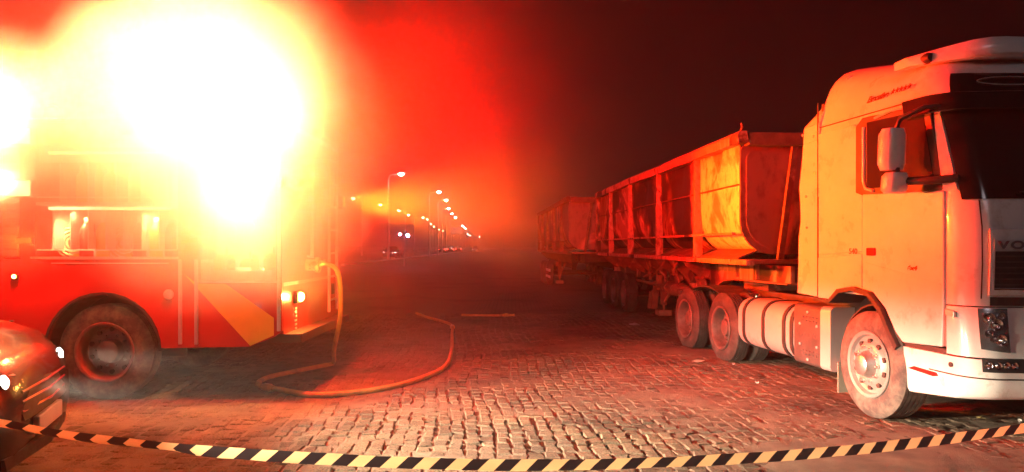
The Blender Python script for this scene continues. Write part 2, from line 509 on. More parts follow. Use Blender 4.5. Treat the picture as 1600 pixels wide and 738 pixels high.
def tape_material():
    m, nt, b = new_mat("barrier_tape")
    uv = nt.nodes.new("ShaderNodeUVMap")
    sp = nt.nodes.new("ShaderNodeSeparateXYZ"); nt.links.new(uv.outputs[0], sp.inputs[0])
    sl = nt.nodes.new("ShaderNodeMath"); sl.operation = 'MULTIPLY_ADD'
    nt.links.new(sp.outputs["Y"], sl.inputs[0]); sl.inputs[1].default_value = -0.36
    nt.links.new(sp.outputs["X"], sl.inputs[2])
    fr = nt.nodes.new("ShaderNodeMath"); fr.operation = 'FRACT'; nt.links.new(sl.outputs[0], fr.inputs[0])
    st = ramp(nt, fr.outputs[0], [(0.0, (0, 0, 0)), (0.495, (0, 0, 0)), (0.505, (1, 1, 1)), (1.0, (1, 1, 1))])
    col = mix(nt, st.outputs[0], lin(0.022, 0.020, 0.024), lin(0.84, 0.66, 0.34))
    n = noise_node(nt, 14.0, 3.0, 0.6)
    nt.links.new(col, b.inputs["Base Color"])
    b.inputs["Roughness"].default_value = 0.42
    bump(nt, b, n.outputs["Fac"], 0.25, 0.01)
    tr = nt.nodes.new("ShaderNodeBsdfTranslucent"); nt.links.new(col, tr.inputs[0])
    mx = nt.nodes.new("ShaderNodeMixShader"); mx.inputs[0].default_value = 0.45
    nt.links.new(b.outputs[0], mx.inputs[1]); nt.links.new(tr.outputs[0], mx.inputs[2])
    nt.links.new(mx.outputs[0], nt.nodes["Material Output"].inputs["Surface"])
    return m
M['tape'] = tape_material()

def text_part(name, body, size, mat, parent, loc, rot, shear=0.0, extrude=0.002, space=1.0, sx=1.0, bold=0.0):
    cu = bpy.data.curves.new(name, 'FONT')
    cu.body = body; cu.size = size; cu.extrude = extrude; cu.shear = shear
    cu.space_character = space; cu.offset = bold
    tmp = bpy.data.objects.new(name, cu)
    COL.objects.link(tmp)
    dg = bpy.context.evaluated_depsgraph_get()
    me = bpy.data.meshes.new_from_object(tmp.evaluated_get(dg))
    bpy.data.objects.remove(tmp)
    me.materials.clear(); me.materials.append(mat)
    o = bpy.data.objects.new(name, me)
    COL.objects.link(o)
    o.parent = parent
    o.location = loc; o.rotation_euler = rot; o.scale = (sx, 1, 1)
    return o

# ------------------------------------------------------------------ the yard
STONE_ROT = radians(3.5)
def fbm(x, y, s, k=0.0):
    return mnoise.fractal(Vector((x * s, y * s, k)), 1.0, 2.0, 4)

def dirt_height(x, y):
    a = fbm(x, y, 0.55, 3.1)            # where the sand lies
    b = fbm(x, y, 2.4, 8.0)
    right = max(0.0, min(1.0, (x - 0.5) / 2.5)) * max(0.0, min(1.0, (9.0 - y) / 3.0))
    h = -0.0075 + 0.016 * a + 0.009 * b + 0.011 * right
    h = max(-0.020, min(0.016, h))
    return h + 0.006 * fbm(x, y, 9.0, 1.0)

def dense(a, b, step, lo, hi):
    out = []
    v = a; s = step
    while v > lo:
        out.append(v); s *= 1.5; v -= s
    out.append(lo); out.reverse()
    v = a + step
    while v < b:
        out.append(v); v += step
    s = step; v = b
    while v < hi:
        out.append(v); s *= 1.5; v += s
    out.append(hi)
    return out

def build_ground():
    xs = dense(-7.0, 7.5, 0.06, -500, 500)
    ys = dense(4.2, 14.0, 0.055, -60, 1200)
    V = []; F = []
    nx = len(xs)
    for y in ys:
        for x in xs:
            w = max(0.0, min(1.0, (18 - abs(y - 8)) / 6)) * max(0.0, min(1.0, (11 - abs(x)) / 3))
            V.append((x, y, dirt_height(x, y) * w + (1 - w) * (-0.004)))
    for j in range(len(ys) - 1):
        for i in range(nx - 1):
            F.append((j*nx+i, j*nx+i+1, (j+1)*nx+i+1, (j+1)*nx+i))
    mb = MB(); mb.v = V; mb.f = F; mb.mi = [0] * len(F)
    o = mb.build("ground", M['dirt'], smooth=80)
    tag(o, "cobbled yard with sand between the worn stones", kind="structure")
    return o
ground = build_ground()

def stone_geo(w, l, h, rnd, inset=0.010, drop=0.005):
    """one worn sett: four-sided, rounded shoulders, slightly uneven top"""
    cx = [(-w/2, -l/2), (w/2, -l/2), (w/2, l/2), (-w/2, l/2)]
    cx = [(x + rnd.uniform(-.016, .016), y + rnd.uniform(-.020, .020)) for x, y in cx]
    V = []
    for x, y in cx: V.append((x, y, -0.045))
    for x, y in cx: V.append((x, y, h - drop - rnd.uniform(0, .004)))
    for x, y in cx: V.append((x - math.copysign(inset, x), y - math.copysign(inset, y), h + rnd.uniform(-.003, .003)))
    F = []
    for k in range(4):
        k2 = (k + 1) % 4
        F.append((k, k2, 4 + k2, 4 + k)); F.append((4 + k, 4 + k2, 8 + k2, 8 + k))
    F.append((8, 9, 10, 11))
    return V, F

def build_stones():
    rnd = random.Random(3)
    W, L = 0.128, 0.170
    ca, sa = cos(STONE_ROT), sin(STONE_ROT)
    spots = []
    for i in range(-60, 70):
        off = rnd.uniform(0, L); bend = rnd.uniform(-.3, .3)
        for j in range(20, 106):
            px, py = i * W + .05 * sin(j * .21 + i * .05) + rnd.uniform(-.010, .010), j * L + off + rnd.uniform(-.008, .008)
            x, y = px * ca - py * sa, px * sa + py * ca
            if y < 4.25 or y > 18.5: continue
            if abs(x) > y * 0.74 + 0.6: continue
            spots.append((x, y))
    spots.sort(key=lambda p: p[1] + (100 if abs(p[0]) > p[1] * 0.69 or p[1] < 5.0 else 0))
    near = spots[:300]; rest = spots[300:]
    protos = []
    for k in range(8):
        V, F = stone_geo(W - .014, L - .016, 0.0, rnd)
        mb = MB().add(V, F)
        o = mb.build("paving_stone", M['stone'], ground, smooth=14)
        at = o.data.attributes.new("tone", 'FLOAT', 'POINT')
        at.data.foreach_set("value", [k / 8.0] * len(o.data.vertices))
        protos.append(o)
    for n, (x, y) in enumerate(near):
        o = protos[n] if n < 8 else protos[n % 8].copy()
        if n >= 8:
            COL.objects.link(o); o.parent = ground
        o.location = (x, y, rnd.uniform(-.005, .004))
        o.rotation_euler = (rnd.uniform(-.03, .03), rnd.uniform(-.03, .03), STONE_ROT + rnd.choice((0, pi)) + rnd.uniform(-.03, .03))
    mb = MB(); tones = []
    for x, y in rest:
        V, F = stone_geo(W - .014 - rnd.uniform(0, .02), L - .016 - rnd.uniform(0, .03), rnd.uniform(-.005, .004), rnd)
        a = STONE_ROT + rnd.uniform(-.07, .07)
        tx, ty = rnd.uniform(-.03, .03), rnd.uniform(-.03, .03)
        c, s = cos(a), sin(a)
        mb.add([(x + p*c - q*s, y + p*s + q*c, z + p*tx + q*ty) for p, q, z in V], F)
        tones += [rnd.random()] * 12
    o = mb.build("paving_stones", M['stone'], ground, smooth=14)
    o["kind"] = "stuff"
    at = o.data.attributes.new("tone", 'FLOAT', 'POINT')
    at.data.foreach_set("value", tones)
build_stones()

# boulevard behind the yard
road = MB().box(-31, -14.5, 60, 900, -0.02, 0.004).build("road", M['asphalt'])
tag(road, "dark asphalt boulevard running away beside the street lamps", kind="structure")
kb = MB().box(-14.5, -14.2, 62, 700, 0.0, 0.16).build("kerb", M['concrete'], bevel=0.02)
tag(kb, "pale concrete kerb along the boulevard", kind="structure")

# ------------------------------------------------------------------ wheels
def make_wheel(parent, x, y, z, r=0.51, width=0.30, style='front', tyre='rubber', flat=0.0, side=-1):
    """outer face at local y, facing side (-1 = -y). tyre, rim and hub as parts of the wheel"""
    w = bpy.data.objects.new("wheel", None); w.empty_display_size = 0.1
    COL.objects.link(w); w.parent = parent; w.location = (x, y, z)
    if side > 0: w.rotation_euler = (0, 0, pi)
    rim_r = r * 0.60
    prof = [(0.05, rim_r - 0.01), (0.012, rim_r + 0.015), (0.0, rim_r + 0.06), (-0.004 + 0.0, (rim_r + r) / 2), (0.012, r - 0.05), (0.035, r - 0.012)]
    n = 5
    for k in range(n):
        a = 0.045 + (width - 0.09) * k / n
        b = 0.045 + (width - 0.09) * (k + 1) / n
        prof += [(a, r), (b - 0.014, r), (b - 0.012, r - 0.014), (b - 0.001, r - 0.014)]
    prof += [(width - 0.035, r - 0.012), (width - 0.012, r - 0.05), (width, (rim_r + r) / 2), (width - 0.012, rim_r + 0.02), (width - 0.06, rim_r - 0.01)]
    mb = MB().lathe(prof, n=48)
    if flat > 0:
        fl = []
        for (px, py, pz) in mb.v:
            if pz < -r + flat:
                k = (-r + flat - pz) / flat
                py = py + (py - width / 2) * 0.35 * k
                pz = -r + flat - 0.004 * k
            fl.append((px, py, pz))
        mb.v = fl
    t = mb.build("tyre", M[tyre], w, smooth=35)
    rm = {'front': M['alloy'], 'drive': M['burnt_rim'], 'trailer': M['rim_red']}[style]
    if style == 'front':
        rp = [(0.05, rim_r), (0.0, rim_r + 0.016), (-0.008, rim_r + 0.008), (0.0, rim_r - 0.02), (0.035, rim_r - 0.035), (0.045, rim_r - 0.07),
              (0.02, rim_r - 0.095), (0.005, rim_r - 0.12), (0.0, rim_r - 0.15), (0.0, 0.13)]
        hubp = [(0.0, 0.135), (-0.03, 0.12), (-0.05, 0.10), (-0.075, 0.095), (-0.085, 0.08), (-0.088, 0.0)]
        nut_r, nut_y, hole_r = 0.165, 0.0, rim_r - 0.085
    else:
        rp = [(0.05, rim_r), (0.0, rim_r + 0.016), (-0.008, rim_r + 0.008), (0.0, rim_r - 0.015), (0.03, rim_r - 0.03), (0.10, rim_r - 0.04),
              (0.15, rim_r - 0.05), (0.165, rim_r - 0.09), (0.15, 0.17), (0.15, 0.13)]
        hubp = [(0.15, 0.135), (0.10, 0.125), (0.06, 0.115), (0.05, 0.10), (0.048, 0.0)]
        nut_r, nut_y, hole_r = 0.168, 0.15, rim_r - 0.075
    rim = MB().lathe(rp, n=40).build("rim", rm, w, smooth=40)
    mb = MB().lathe(hubp, n=24)
    for k in range(10):
        a = 2 * pi * k / 10
        cx, cz = nut_r * cos(a), nut_r * sin(a)
        mb.lathe([(nut_y + 0.012, 0.020), (nut_y - 0.012, 0.020), (nut_y - 0.014, 0.013), (nut_y - 0.035, 0.012), (nut_y - 0.037, 0.0)], c=(cx, 0, cz), n=6)
    mb.build("hub", M['steel'] if style == 'front' else rm, w, smooth=40)
    hole = None
    for k in range(10):
        a = 2 * pi * (k + 0.5) / 10
        yy = (0.022 if style == 'front' else 0.150)
        if hole is None:
            hole = MB().lathe([(yy + 0.03, 0.0), (yy + 0.03, 0.024), (yy - 0.006, 0.026), (yy - 0.004, 0.0)], n=10).build("hole_shade_disc", M['seam'], rim, smooth=40)  # dark disc painted in for the shade inside the opening
            o = hole
        else:
            o = hole.copy(); COL.objects.link(o)
        o.location = (hole_r * cos(a), 0, hole_r * sin(a))
    return w

# ------------------------------------------------------------------ tractor unit
TR = empty("tractor_truck", (3.42, 7.03, 0), radians(-82),
           "white sleeper-cab tractor unit coupled to the burnt-out tipper trailers", "truck")
CABZ = [(1.16, 1.40, .05), (1.35, 1.41, .05), (1.60, 1.42, .05), (1.85, 1.41, .05), (2.03, 1.38, .05), (2.10, 1.36, .05), (2.30, 1.30, .052), (2.55, 1.22, .057),
        (2.75, 1.15, .063), (2.86, 1.11, .068), (2.96, 1.075, .078), (3.06, 1.04, .10), (3.16, 1.00, .135), (3.26, .95, .185), (3.34, .88, .25), (3.41, .77, .35), (3.46, .62, .50), (3.49, .40, .72), (3.50, .1, 1.0)]
def lerp_tab(tab, z):
    for a, b in zip(tab, tab[1:]):
        if z <= b[0]:
            k = max(0.0, (z - a[0]) / (b[0] - a[0]))
            return [p + (q - p) * k for p, q in zip(a[1:], b[1:])]
    return list(tab[-1][1:])
def plan_point(t, z, tab, ur, ru=.30, ry=.27, bul=.13, off=0.0, roof=True):
    """t 0..1 side, 1..2 corner, 2..3 front half to the middle, mirrored 3..6"""
    uf, ys = lerp_tab(tab, z)
    ys -= off; uf += off
    mir = t > 3
    if mir: t = 6 - t
    uc = uf - bul - ru
    if t <= 1:
        u, y = ur + (uc - ur) * t, ys
    elif t <= 2:
        a = (t - 1) * pi / 2
        u, y = uc + ru * sin(a), ys + ry - ry * cos(a)
    else:
        k = t - 2
        y0 = ys + ry
        y = y0 + (1.25 - y0) * k
        u = uf - bul * (1 - k) ** 2
    if mir: y = 2.5 - y
    zz = z
    if roof and z > 2.9:
        zz = z + (z - 2.9) / 0.6 * (0.09 - (u + 0.7) * 0.17)
    return (u, y, zz)
def t_list(a, b):
    base = [0, .12, .25, .4, .55, .7, .85, 1, 1.12, 1.25, 1.38, 1.5, 1.62, 1.75, 1.88, 2, 2.2, 2.4, 2.6, 2.8, 3]
    base = base + [6 - t for t in reversed(base[:-1])]
    return [a] + [t for t in base if a + 1e-6 < t < b - 1e-6] + [b]
def patch(mb, ta, tb, zs, tab, ur, off, thick=0.01, **kw):
    ts = t_list(ta, tb)
    outer = [[plan_point(t, z, tab, ur, off=off, **kw) for t in ts] for z in zs]
    inner = [[plan_point(t, z, tab, ur, off=off - thick, **kw) for t in ts] for z in zs]
    n, m = len(ts), len(zs)
    V = [p for r in outer for p in r] + [p for r in inner for p in r]
    F = []
    for j in range(m - 1):
        for i in range(n - 1):
            a = j*n + i
            F.append((a, a+1, a+1+n, a+n))
            F.append((a+n + n*m, a+1+n + n*m, a+1 + n*m, a + n*m))
    N = n * m
    for i in range(n - 1):
        F.append((i, i + N, i + 1 + N, i + 1)); b = (m-1)*n
        F.append((b + i + 1, b + i + 1 + N, b + i + N, b + i))
    for j in range(m - 1):
        F.append((j*n + n, j*n + n + N, j*n + N, j*n)); e = n - 1
        F.append((j*n + e, j*n + e + N, j*n + n + e + N, j*n + n + e))
    mb.add(V, F)
    return mb

CAB_R = -0.93
def build_cab():
    secs = [[plan_point(t, z, CABZ, CAB_R) for t in t_list(0, 6)] for z, _, _ in CABZ]
    mb = MB().loft(secs)
    cab = mb.build("cab_body", M['white_paint'], TR, smooth=38)
    # lower side sheets: behind the wheel arch and the door foot in front of it
    arch_trim = MB()
    pts = [(-.93, 1.075), (-.66, 1.075), (-.50, 1.20), (-.25, 1.235), (.02, 1.20), (.20, 1.06), (.34, .86), (.44, .74)]
    inn = [(-.93, 1.045), (-.64, 1.045), (-.47, 1.16), (-.25, 1.195), (0, 1.16), (.165, 1.03), (.30, .84), (.405, .70)]
    for i in range(len(pts) - 1):
        arch_trim.prism([pts[i], pts[i+1], inn[i+1], inn[i]], -0.012, 0.35)
    arch_trim.build("wheel_arch", M['black_plastic'], TR)
    sp = MB().prism([(-.925, 1.08), (-.665, 1.08), (-.51, 1.205), (-.26, 1.24), (-.145, 1.23), (-.145, 1.56), (-.925, 1.52)], 0.034, 0.10)
    sp.build("side_locker", M['white_paint'], TR, bevel=0.012)
    sp = MB().prism([(-.925, 1.545), (-.145, 1.585), (-.145, 2.80), (-.30, 2.86), (-.925, 2.86)], 0.040, 0.10)
    sp.build("sleeper_panel", M['white_paint'], TR, bevel=0.012)
    # door: lower skin with the foot that reaches down in front of the wheel
    d = MB().prism([(-.13, 1.235), (.035, 1.20), (.22, 1.06), (.36, .86), (.46, .775), (.955, .80), (.975, 1.16), (.975, 2.105), (-.13, 2.15)], 0.028, 0.10)
    door = d.build("door", M['white_paint'], TR, bevel=0.014)
    cr = MB().prism([(-.10, 1.475), (-.10, 1.487), (.94, 1.327), (.94, 1.315)], 0.022, 0.03)
    cr.build("door_crease", M['white_paint'], door)
    h = MB().prism([(-.045, 1.55), (.085, 1.55), (.085, 1.625), (-.045, 1.625)], 0.012, 0.03)
    h.build("door_handle", M['red_lens_and_red_light'], door, bevel=0.008)  # red colour stands for the red light on the handle
    # window: black surround, glass, rubber trim behind
    sr = MB().prism([(-.25, 2.17), (-.12, 2.13), (.96, 2.11), (.80, 2.80), (.62, 2.87), (-.14, 2.90), (-.25, 2.83)], 0.036, 0.09)
    win = sr.build("window_surround", M['black_plastic'], TR, bevel=0.01)
    g = MB().prism([(-.06, 2.20), (.86, 2.18), (.73, 2.76), (.56, 2.82), (-.06, 2.84)], 0.030, 0.038)
    g.build("side_window", M['dark_glass'], win)
    fr = MB().tube([(-.105, .028, 2.80), (-.105, .026, 2.28), (-.07, .026, 2.20), (.05, .026, 2.17)], 0.016, 8)
    fr.build("window_frame", M['white_paint'], win, smooth=50)
    gr = MB().tube([(.07, 0.024, 2.86), (.30, 0.016, 2.885), (.60, 0.02, 2.875)], 0.012, 6)
    gr.build("rain_gutter", M['silver_trim'], win, smooth=50)
    # A-pillar strip and windscreen
    pl = MB()
    patch(pl, 1.02, 1.30, [2.10, 2.3, 2.55, 2.75, 2.84], CABZ, CAB_R, 0.012, 0.02)
    pl.build("pillar_cover", M['white_paint'], TR, smooth=40)
    ws = MB()
    patch(ws, 1.34, 4.66, [2.02, 2.10, 2.3, 2.55, 2.75, 2.86, 2.94], CABZ, CAB_R, 0.010, 0.02)
    ws.build("windscreen", M['dark_glass'], TR, smooth=40)
    up = MB()
    patch(up, 1.55, 4.45, [2.96, 3.06, 3.16, 3.21], CABZ, CAB_R, 0.008, 0.02)
    up.build("roof_sign_panel", M['dark_glass'], TR, smooth=40)
    # elliptical reflection in the upper panel, modelled as a thin pale loop
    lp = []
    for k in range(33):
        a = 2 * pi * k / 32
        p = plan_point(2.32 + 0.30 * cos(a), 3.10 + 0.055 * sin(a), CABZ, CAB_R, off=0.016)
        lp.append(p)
    MB().tube(lp, 0.004, 5).build("reflection_loop", M['silver_trim'], TR)
    # sun visor: dark blade that wraps round the corner
    vz = MB()
    patch(vz, 0.86, 5.14, [2.76, 2.80, 2.88, 2.93], CABZ, CAB_R, 0.10, 0.08)
    vz.build("sun_visor", M['dark_glass'], TR, smooth=40, bevel=0.01)
    for ta, tb in ((2.15, 2.75), (3.1, 3.7)):
        pts = [plan_point(ta + (tb - ta) * k / 6, 2.07 + .05 * k / 6, CABZ, CAB_R, off=0.03) for k in range(7)]
        wp = MB().tube(pts, .009, 6).build("wiper", M['black_plastic'], TR, smooth=45)
        MB().tube([pts[3], plan_point((ta + tb) / 2 + .1, 2.0, CABZ, CAB_R, off=.025)], .012, 6).build("wiper_arm", M['black_plastic'], wp)
    # lower front: panel line, grille, badge
    gp = MB()
    patch(gp, 1.72, 4.28, [1.25, 1.30, 1.60, 1.75, 1.78], CABZ, CAB_R, 0.022, 0.03)
    gp.build("grille_surround", M['white_paint'], TR, smooth=40, bevel=0.008)
    gg = MB()
    patch(gg, 1.82, 4.18, [1.31, 1.45, 1.60], CABZ, CAB_R, 0.030, 0.02)
    grille = gg.build("grille", M['black_plastic'], TR, smooth=40)
    for k in range(6):
        z = 1.33 + k * 0.045
        sl = MB()
        patch(sl, 1.83, 4.17, [z, z + 0.012], CABZ, CAB_R, 0.036, 0.01)
        sl.build("slat", M['dark_steel'], grille)
    cs = MB()
    patch(cs, 1.82, 4.18, [1.295, 1.305], CABZ, CAB_R, 0.034, 0.02)
    cs.build("chrome_strip", M['chrome'], grille)
    bd = MB()
    patch(bd, 1.815, 4.185, [1.61, 1.69], CABZ, CAB_R, 0.034, 0.02)
    badge = bd.build("name_plate", M['silver_trim'], TR, smooth=40)
    p = plan_point(1.87, 1.63, CABZ, CAB_R, off=0.040)
    text_part("lettering", "VOLVO", 0.085, M['badge_ink'], badge, (p[0] + .003, p[1], 1.622), (radians(90), 0, radians(78)), space=1.25, sx=1.5, bold=0.003)
    # seams across the front
    for ta, tb in ((1.60, 1.622), (4.378, 4.40)):
        sm = MB()
        patch(sm, ta, tb, [1.22, 1.5, 1.8, 2.01], CABZ, CAB_R, 0.003, 0.01)
        sm.build("panel_seam", M['seam'], TR)
    dk = MB()
    patch(dk, 1.75, 4.25, [1.165, 1.235], CABZ, CAB_R, 0.006, 0.03)
    dk.build("front_gap", M['seam'], TR)
    # side seam where roof cap meets the cab
    MB().box(-.92, .70, .052, .064, 2.925, 2.933).build("panel_seam", M['seam'], TR)
    # air deflector behind the cab, its rear edge warped by the heat
    edge = [(-1.455, 1.10), (-1.44, 1.45), (-1.425, 1.75), (-1.385, 1.92), (-1.40, 2.15), (-1.42, 2.3), (-1.37, 2.55), (-1.33, 2.80), (-1.315, 2.98), (-1.15, 3.10), (-.82, 3.39), (-.72, 3.46)]
    inner = [(-.965, 1.09), (-.962, 1.45), (-.955, 1.75), (-.95, 1.92), (-.945, 2.15), (-.94, 2.3), (-.935, 2.55), (-.93, 2.80), (-.92, 2.98), (-.90, 3.10), (-.79, 3.30), (-.70, 3.44)]
    df = MB(); df2 = MB()
    for q, mbx in (((0, 7), df), ((7, 11), df2)):
        for i in range(q[0], q[1]):
            z0 = 0.004 if q[0] else 0.0
            a, b, c, e = edge[i], edge[i+1], inner[i+1], inner[i]
            ya = .05 + max(0, a[1] - 3.0) * .45; yb = .05 + max(0, b[1] - 3.0) * .45
            V = [(a[0], ya + .05, a[1] + z0), (b[0], yb + .05, b[1]), (c[0], yb, c[1]), (e[0], ya, e[1] + z0)]
            V += [(x, y + .03, z) for x, y, z in V]
            mbx.add(V, [(0,1,2,3), (7,6,5,4), (0,4,5,1), (1,5,6,2), (2,6,7,3), (3,7,4,0)])
    d1 = df.build("air_deflector", M['white_paint'], TR)
    df2.build("air_deflector", M['white_paint'], TR)
    MB().box(-.956, -.944, .046, .058, 1.1, 3.2).build("panel_seam", M['seam'], TR)
    for (u, z) in ((-1.28, 2.90), (-1.22, 2.2), (-1.20, 1.85), (-1.05, 2.85), (-1.02, 2.45)):
        MB().lathe([(0.05, 0.014), (0.036, 0.014), (0.034, 0.0)], c=(u, 0.0 + (.02 if u < -1.1 else 0.008), z), n=8).build("rivet", M['steel'], d1)
    rear = MB().box(-.99, -.94, .12, 2.38, 1.1, 3.2)
    rear.build("cab_rear_wall", M['black_plastic'], TR)
    rf = MB()
    rf.loft([[(-.70, y, 3.44 + .12 * sin(pi * (y - .45) / 1.6)) for y in (.45, .7, 1.0, 1.25, 1.5, 1.8, 2.05)] + [(-.70, 2.05, 3.3), (-.70, .45, 3.3)],
             [(.0, y, 3.38 + .06 * sin(pi * (y - .45) / 1.6)) for y in (.45, .7, 1.0, 1.25, 1.5, 1.8, 2.05)] + [(.0, 2.05, 3.25), (.0, .45, 3.25)]])
    rf.build("roof_fairing", M['white_paint'], TR, smooth=50)
    # roof light bar, its ends swept back
    lb = MB()
    secs = []
    for k in range(21):
        q = k / 20
        y = .10 + 2.30 * q
        k2 = min(1, min(q, 1 - q) * 3.6)
        e = min(1, k2 * .9 + .45)
        u0 = .95 - .50 * (1 - k2) ** 2
        secs.append([(u0 - .20, y, 3.265), (u0 - .01, y, 3.265), (u0 + .01, y, 3.285), (u0 - .005, y, 3.285 + .11 * e), (u0 - .04, y, 3.285 + .145 * e), (u0 - .20, y, 3.285 + .12 * e)])
    lb.loft(secs)
    lb.build("roof_light_bar", M['white_paint'], TR, smooth=50)
    nz = MB().lathe([(-.05, .0), (-.05, .045), (.03, .05), (.06, .035), (.06, 0)], c=(.55, .20, 3.31), axis='x', n=14)
    nz.build("roof_marker_lamp", M['black_plastic'], TR, smooth=40)
    # lettering
    sg = bpy.data.objects.new("cab_sticker", None); COL.objects.link(sg); sg.parent = TR
    text_part("lettering", "Executive", 0.085, M['lettering'], sg, (-.13, 0.078, 3.045), (radians(72), 0, 0), shear=0.35, sx=0.95, bold=0.0035)
    for k in range(5):
        cx, cz, r = .255 + k * .056, 0.0, .030
        poly = []
        for j in range(10):
            a = pi / 2 + j * pi / 5
            rr = r if j % 2 == 0 else r * .42
            poly.append((cx + rr * cos(a), cz + rr * sin(a)))
        st = MB().prism(poly, -.003, 0.003).build("star", M['lettering'], sg)
        st.location = (0, 0.086, 3.078); st.rotation_euler = (radians(-18), 0, 0)
    text_part("lettering", "540", 0.075, M['badge_ink'], TR, (-.36, 0.037, 1.565), (radians(90), 0, 0), sx=1.25, bold=0.002)
    text_part("lettering", "6x4", 0.055, M['lettering'], TR, (.53, 0.025, 1.43), (radians(90), 0, 0), shear=0.2, sx=1.5, bold=0.002)
build_cab()

BUMZ = [(.34, 1.40, .085), (.37, 1.44, .06), (.44, 1.47, .045), (.56, 1.48, .04), (.74, 1.47, .035), (.90, 1.45, .035), (1.10, 1.43, .035), (1.155, 1.42, .04)]
def build_front():
    secs = []
    for z, _, _ in BUMZ:
        if z > .75: break
        secs.append([plan_point(t, z, BUMZ, .47, roof=False) for t in t_list(0, 6)])
    # bumper lower edge rises from the arch towards the corner
    b0 = MB().loft(secs)
    vv = []
    for (u, y, z) in b0.v:
        if z < .5: z += max(0, min(.08, (u - .5) * .10)) * (1 if z < .45 else .6)
        vv.append((u, y, z))
    b0.v = vv
    bump_o = b0.build("bumper", M['bumper_paint'], TR, smooth=38)
    ln = MB()
    patch(ln, .55, 5.45, [.585, .597], BUMZ, .47, 0.003, 0.012, roof=False)
    ln.build("bumper_groove", M['seam'], bump_o)
    jt = MB()
    patch(jt, 2.13, 2.15, [.42, .56, .74], BUMZ, .47, 0.003, 0.012, roof=False)
    jt.build("bumper_joint", M['seam'], bump_o)
    up = MB()
    patch(up, 0.02, 5.98, [.755, .90, 1.10, 1.15], BUMZ, 1.0, 0.0, 0.05, roof=False)
    up.build("bumper_corner", M['white_paint'], TR, smooth=40)
    MB().box(.45, .98, .06, .3, .70, .785).build("step_gap", M['seam'], TR)
    st = MB().prism([(.52, .555), (.60, .585), (.88, .575), (.90, .550), (.84, .535)], 0.032, 0.05)
    st.build("entry_step", M['red_lens_and_red_light'], TR, bevel=0.006)
    # headlamp
    hl = MB()
    patch(hl, 1.55, 2.02, [.80, .86, 1.0, 1.12, 1.145], BUMZ, 1.0, 0.012, 0.03, roof=False)
    vv = []
    for (u, y, z) in hl.v:       # slanted lower edge
        vv.append((u, y, z + max(0, (.95 - z)) * max(0, (.30 - y)) * 0.9))
    hl.v = vv
    lamp = hl.build("headlamp", M['lamp_bowl'], TR, smooth=40)
    for (t, z, r) in ((1.72, 1.07, .045), (1.83, 1.02, .05), (1.70, .95, .03), (1.90, .90, .045), (1.78, .91, .03), (1.94, 1.09, .025)):
        p = plan_point(t, z, BUMZ, 1.0, off=0.02, roof=False)
        a = (t - 1) * pi / 2
        m = MB().lathe([(0.02, r), (-.004, r), (-.004, r * .9), (0.012, r * .55), (0.0, r * .4), (-.012, r * .2), (-.014, 0)], n=16)
        o = m.build("lamp_reflector", M['chrome'], lamp, smooth=40)
        o.location = p; o.rotation_euler = (0, 0, a)
    fg = MB()
    patch(fg, 1.55, 2.14, [.645, .66, .74, .752], BUMZ, .47, 0.010, 0.02, roof=False)
    fog = fg.build("fog_lamp", M['black_plastic'], TR, smooth=40)
    for t in (1.65, 1.8, 1.95, 2.04):
        p = plan_point(t, .70, BUMZ, .47, off=0.016, roof=False)
        m = MB().lathe([(0.01, .03), (-.004, .03), (0.004, .02), (-.006, .01), (-.007, 0)], n=12)
        o = m.build("lamp_reflector", M['chrome'], fog, smooth=40)
        o.location = p; o.rotation_euler = (0, 0, min(1, t - 1) * pi / 2)
    lg = MB()
    patch(lg, 2.26, 3.74, [.66, .80, 1.05], BUMZ, .47, 0.010, 0.03, roof=False)
    low = lg.build("lower_grille", M['black_plastic'], TR, smooth=40)
    for k in range(5):
        s = MB(); patch(s, 2.28, 3.72, [.70 + k * .07, .716 + k * .07], BUMZ, .47, 0.018, 0.02, roof=False)
        s.build("slat", M['dark_steel'], low)
    ind = MB().prism([(1.0, 1.075), (1.10, 1.06), (1.10, 1.11), (1.0, 1.125)], 0.018, 0.04)
    ind.build("side_indicator", M['silver_trim'], TR, bevel=0.006)
    MB().lathe([(0.03, 0.0), (0.03, .018), (0.02, .022), (0.018, 0)], c=(1.05, 0.008, .67), n=12).build("tow_eye_cap", M['seam'], TR)
    # mirrors on the passenger side
    mr = MB()
    def housing(u0, u1, y0, y1, z0, z1):
        secs = []
        for k in range(7):
            q = k / 6
            z = z0 + (z1 - z0) * q
            e = 0.018 * (1 - min(1, min(q, 1 - q) * 6))
            du = .02 * q
            secs.append([(u0 + e + du, y0 + e, z), ((u0*2+u1)/3 + du, y0 - .012 + e, z), (u1 - .03 + du, y0 + .01 + e, z), (u1 - e + du, y0 + .06, z),
                         (u1 - e - .01 + du, y1 - .05, z), (u1 - .06 + du, y1 - e, z), (u0 + e + du, y1 - e, z)])
        return MB().loft(secs)
    hm = housing(.58, .72, -.30, -.09, 2.30, 2.66).build("mirror_housing", M['white_paint'], TR, smooth=45)
    housing(.61, .75, -.29, -.09, 2.10, 2.275).build("mirror_housing", M['white_paint'], TR, smooth=45)
    MB().box(.573, .579, -.28, -.11, 2.33, 2.63).build("mirror_glass", M['chrome'], hm)
    for pts, r in (([(.98, .09, 2.80), (.90, -.08, 2.81), (.72, -.18, 2.74), (.68, -.19, 2.65)], .022),
                   ([(1.06, .09, 2.20), (.94, -.06, 2.19), (.74, -.12, 2.20)], .035), ([(.68, -.19, 2.32), (.68, -.19, 2.26)], .03)):
        MB().tube(pts, r, 8).build("mirror_arm", M['black_plastic'], TR, smooth=45)
    # wheels and running gear
    make_wheel(TR, 0.0, 0.0, .505, r=.51, width=.32, style='front')
    make_wheel(TR, 0.0, 2.5, .505, r=.51, width=.32, style='front', side=1)
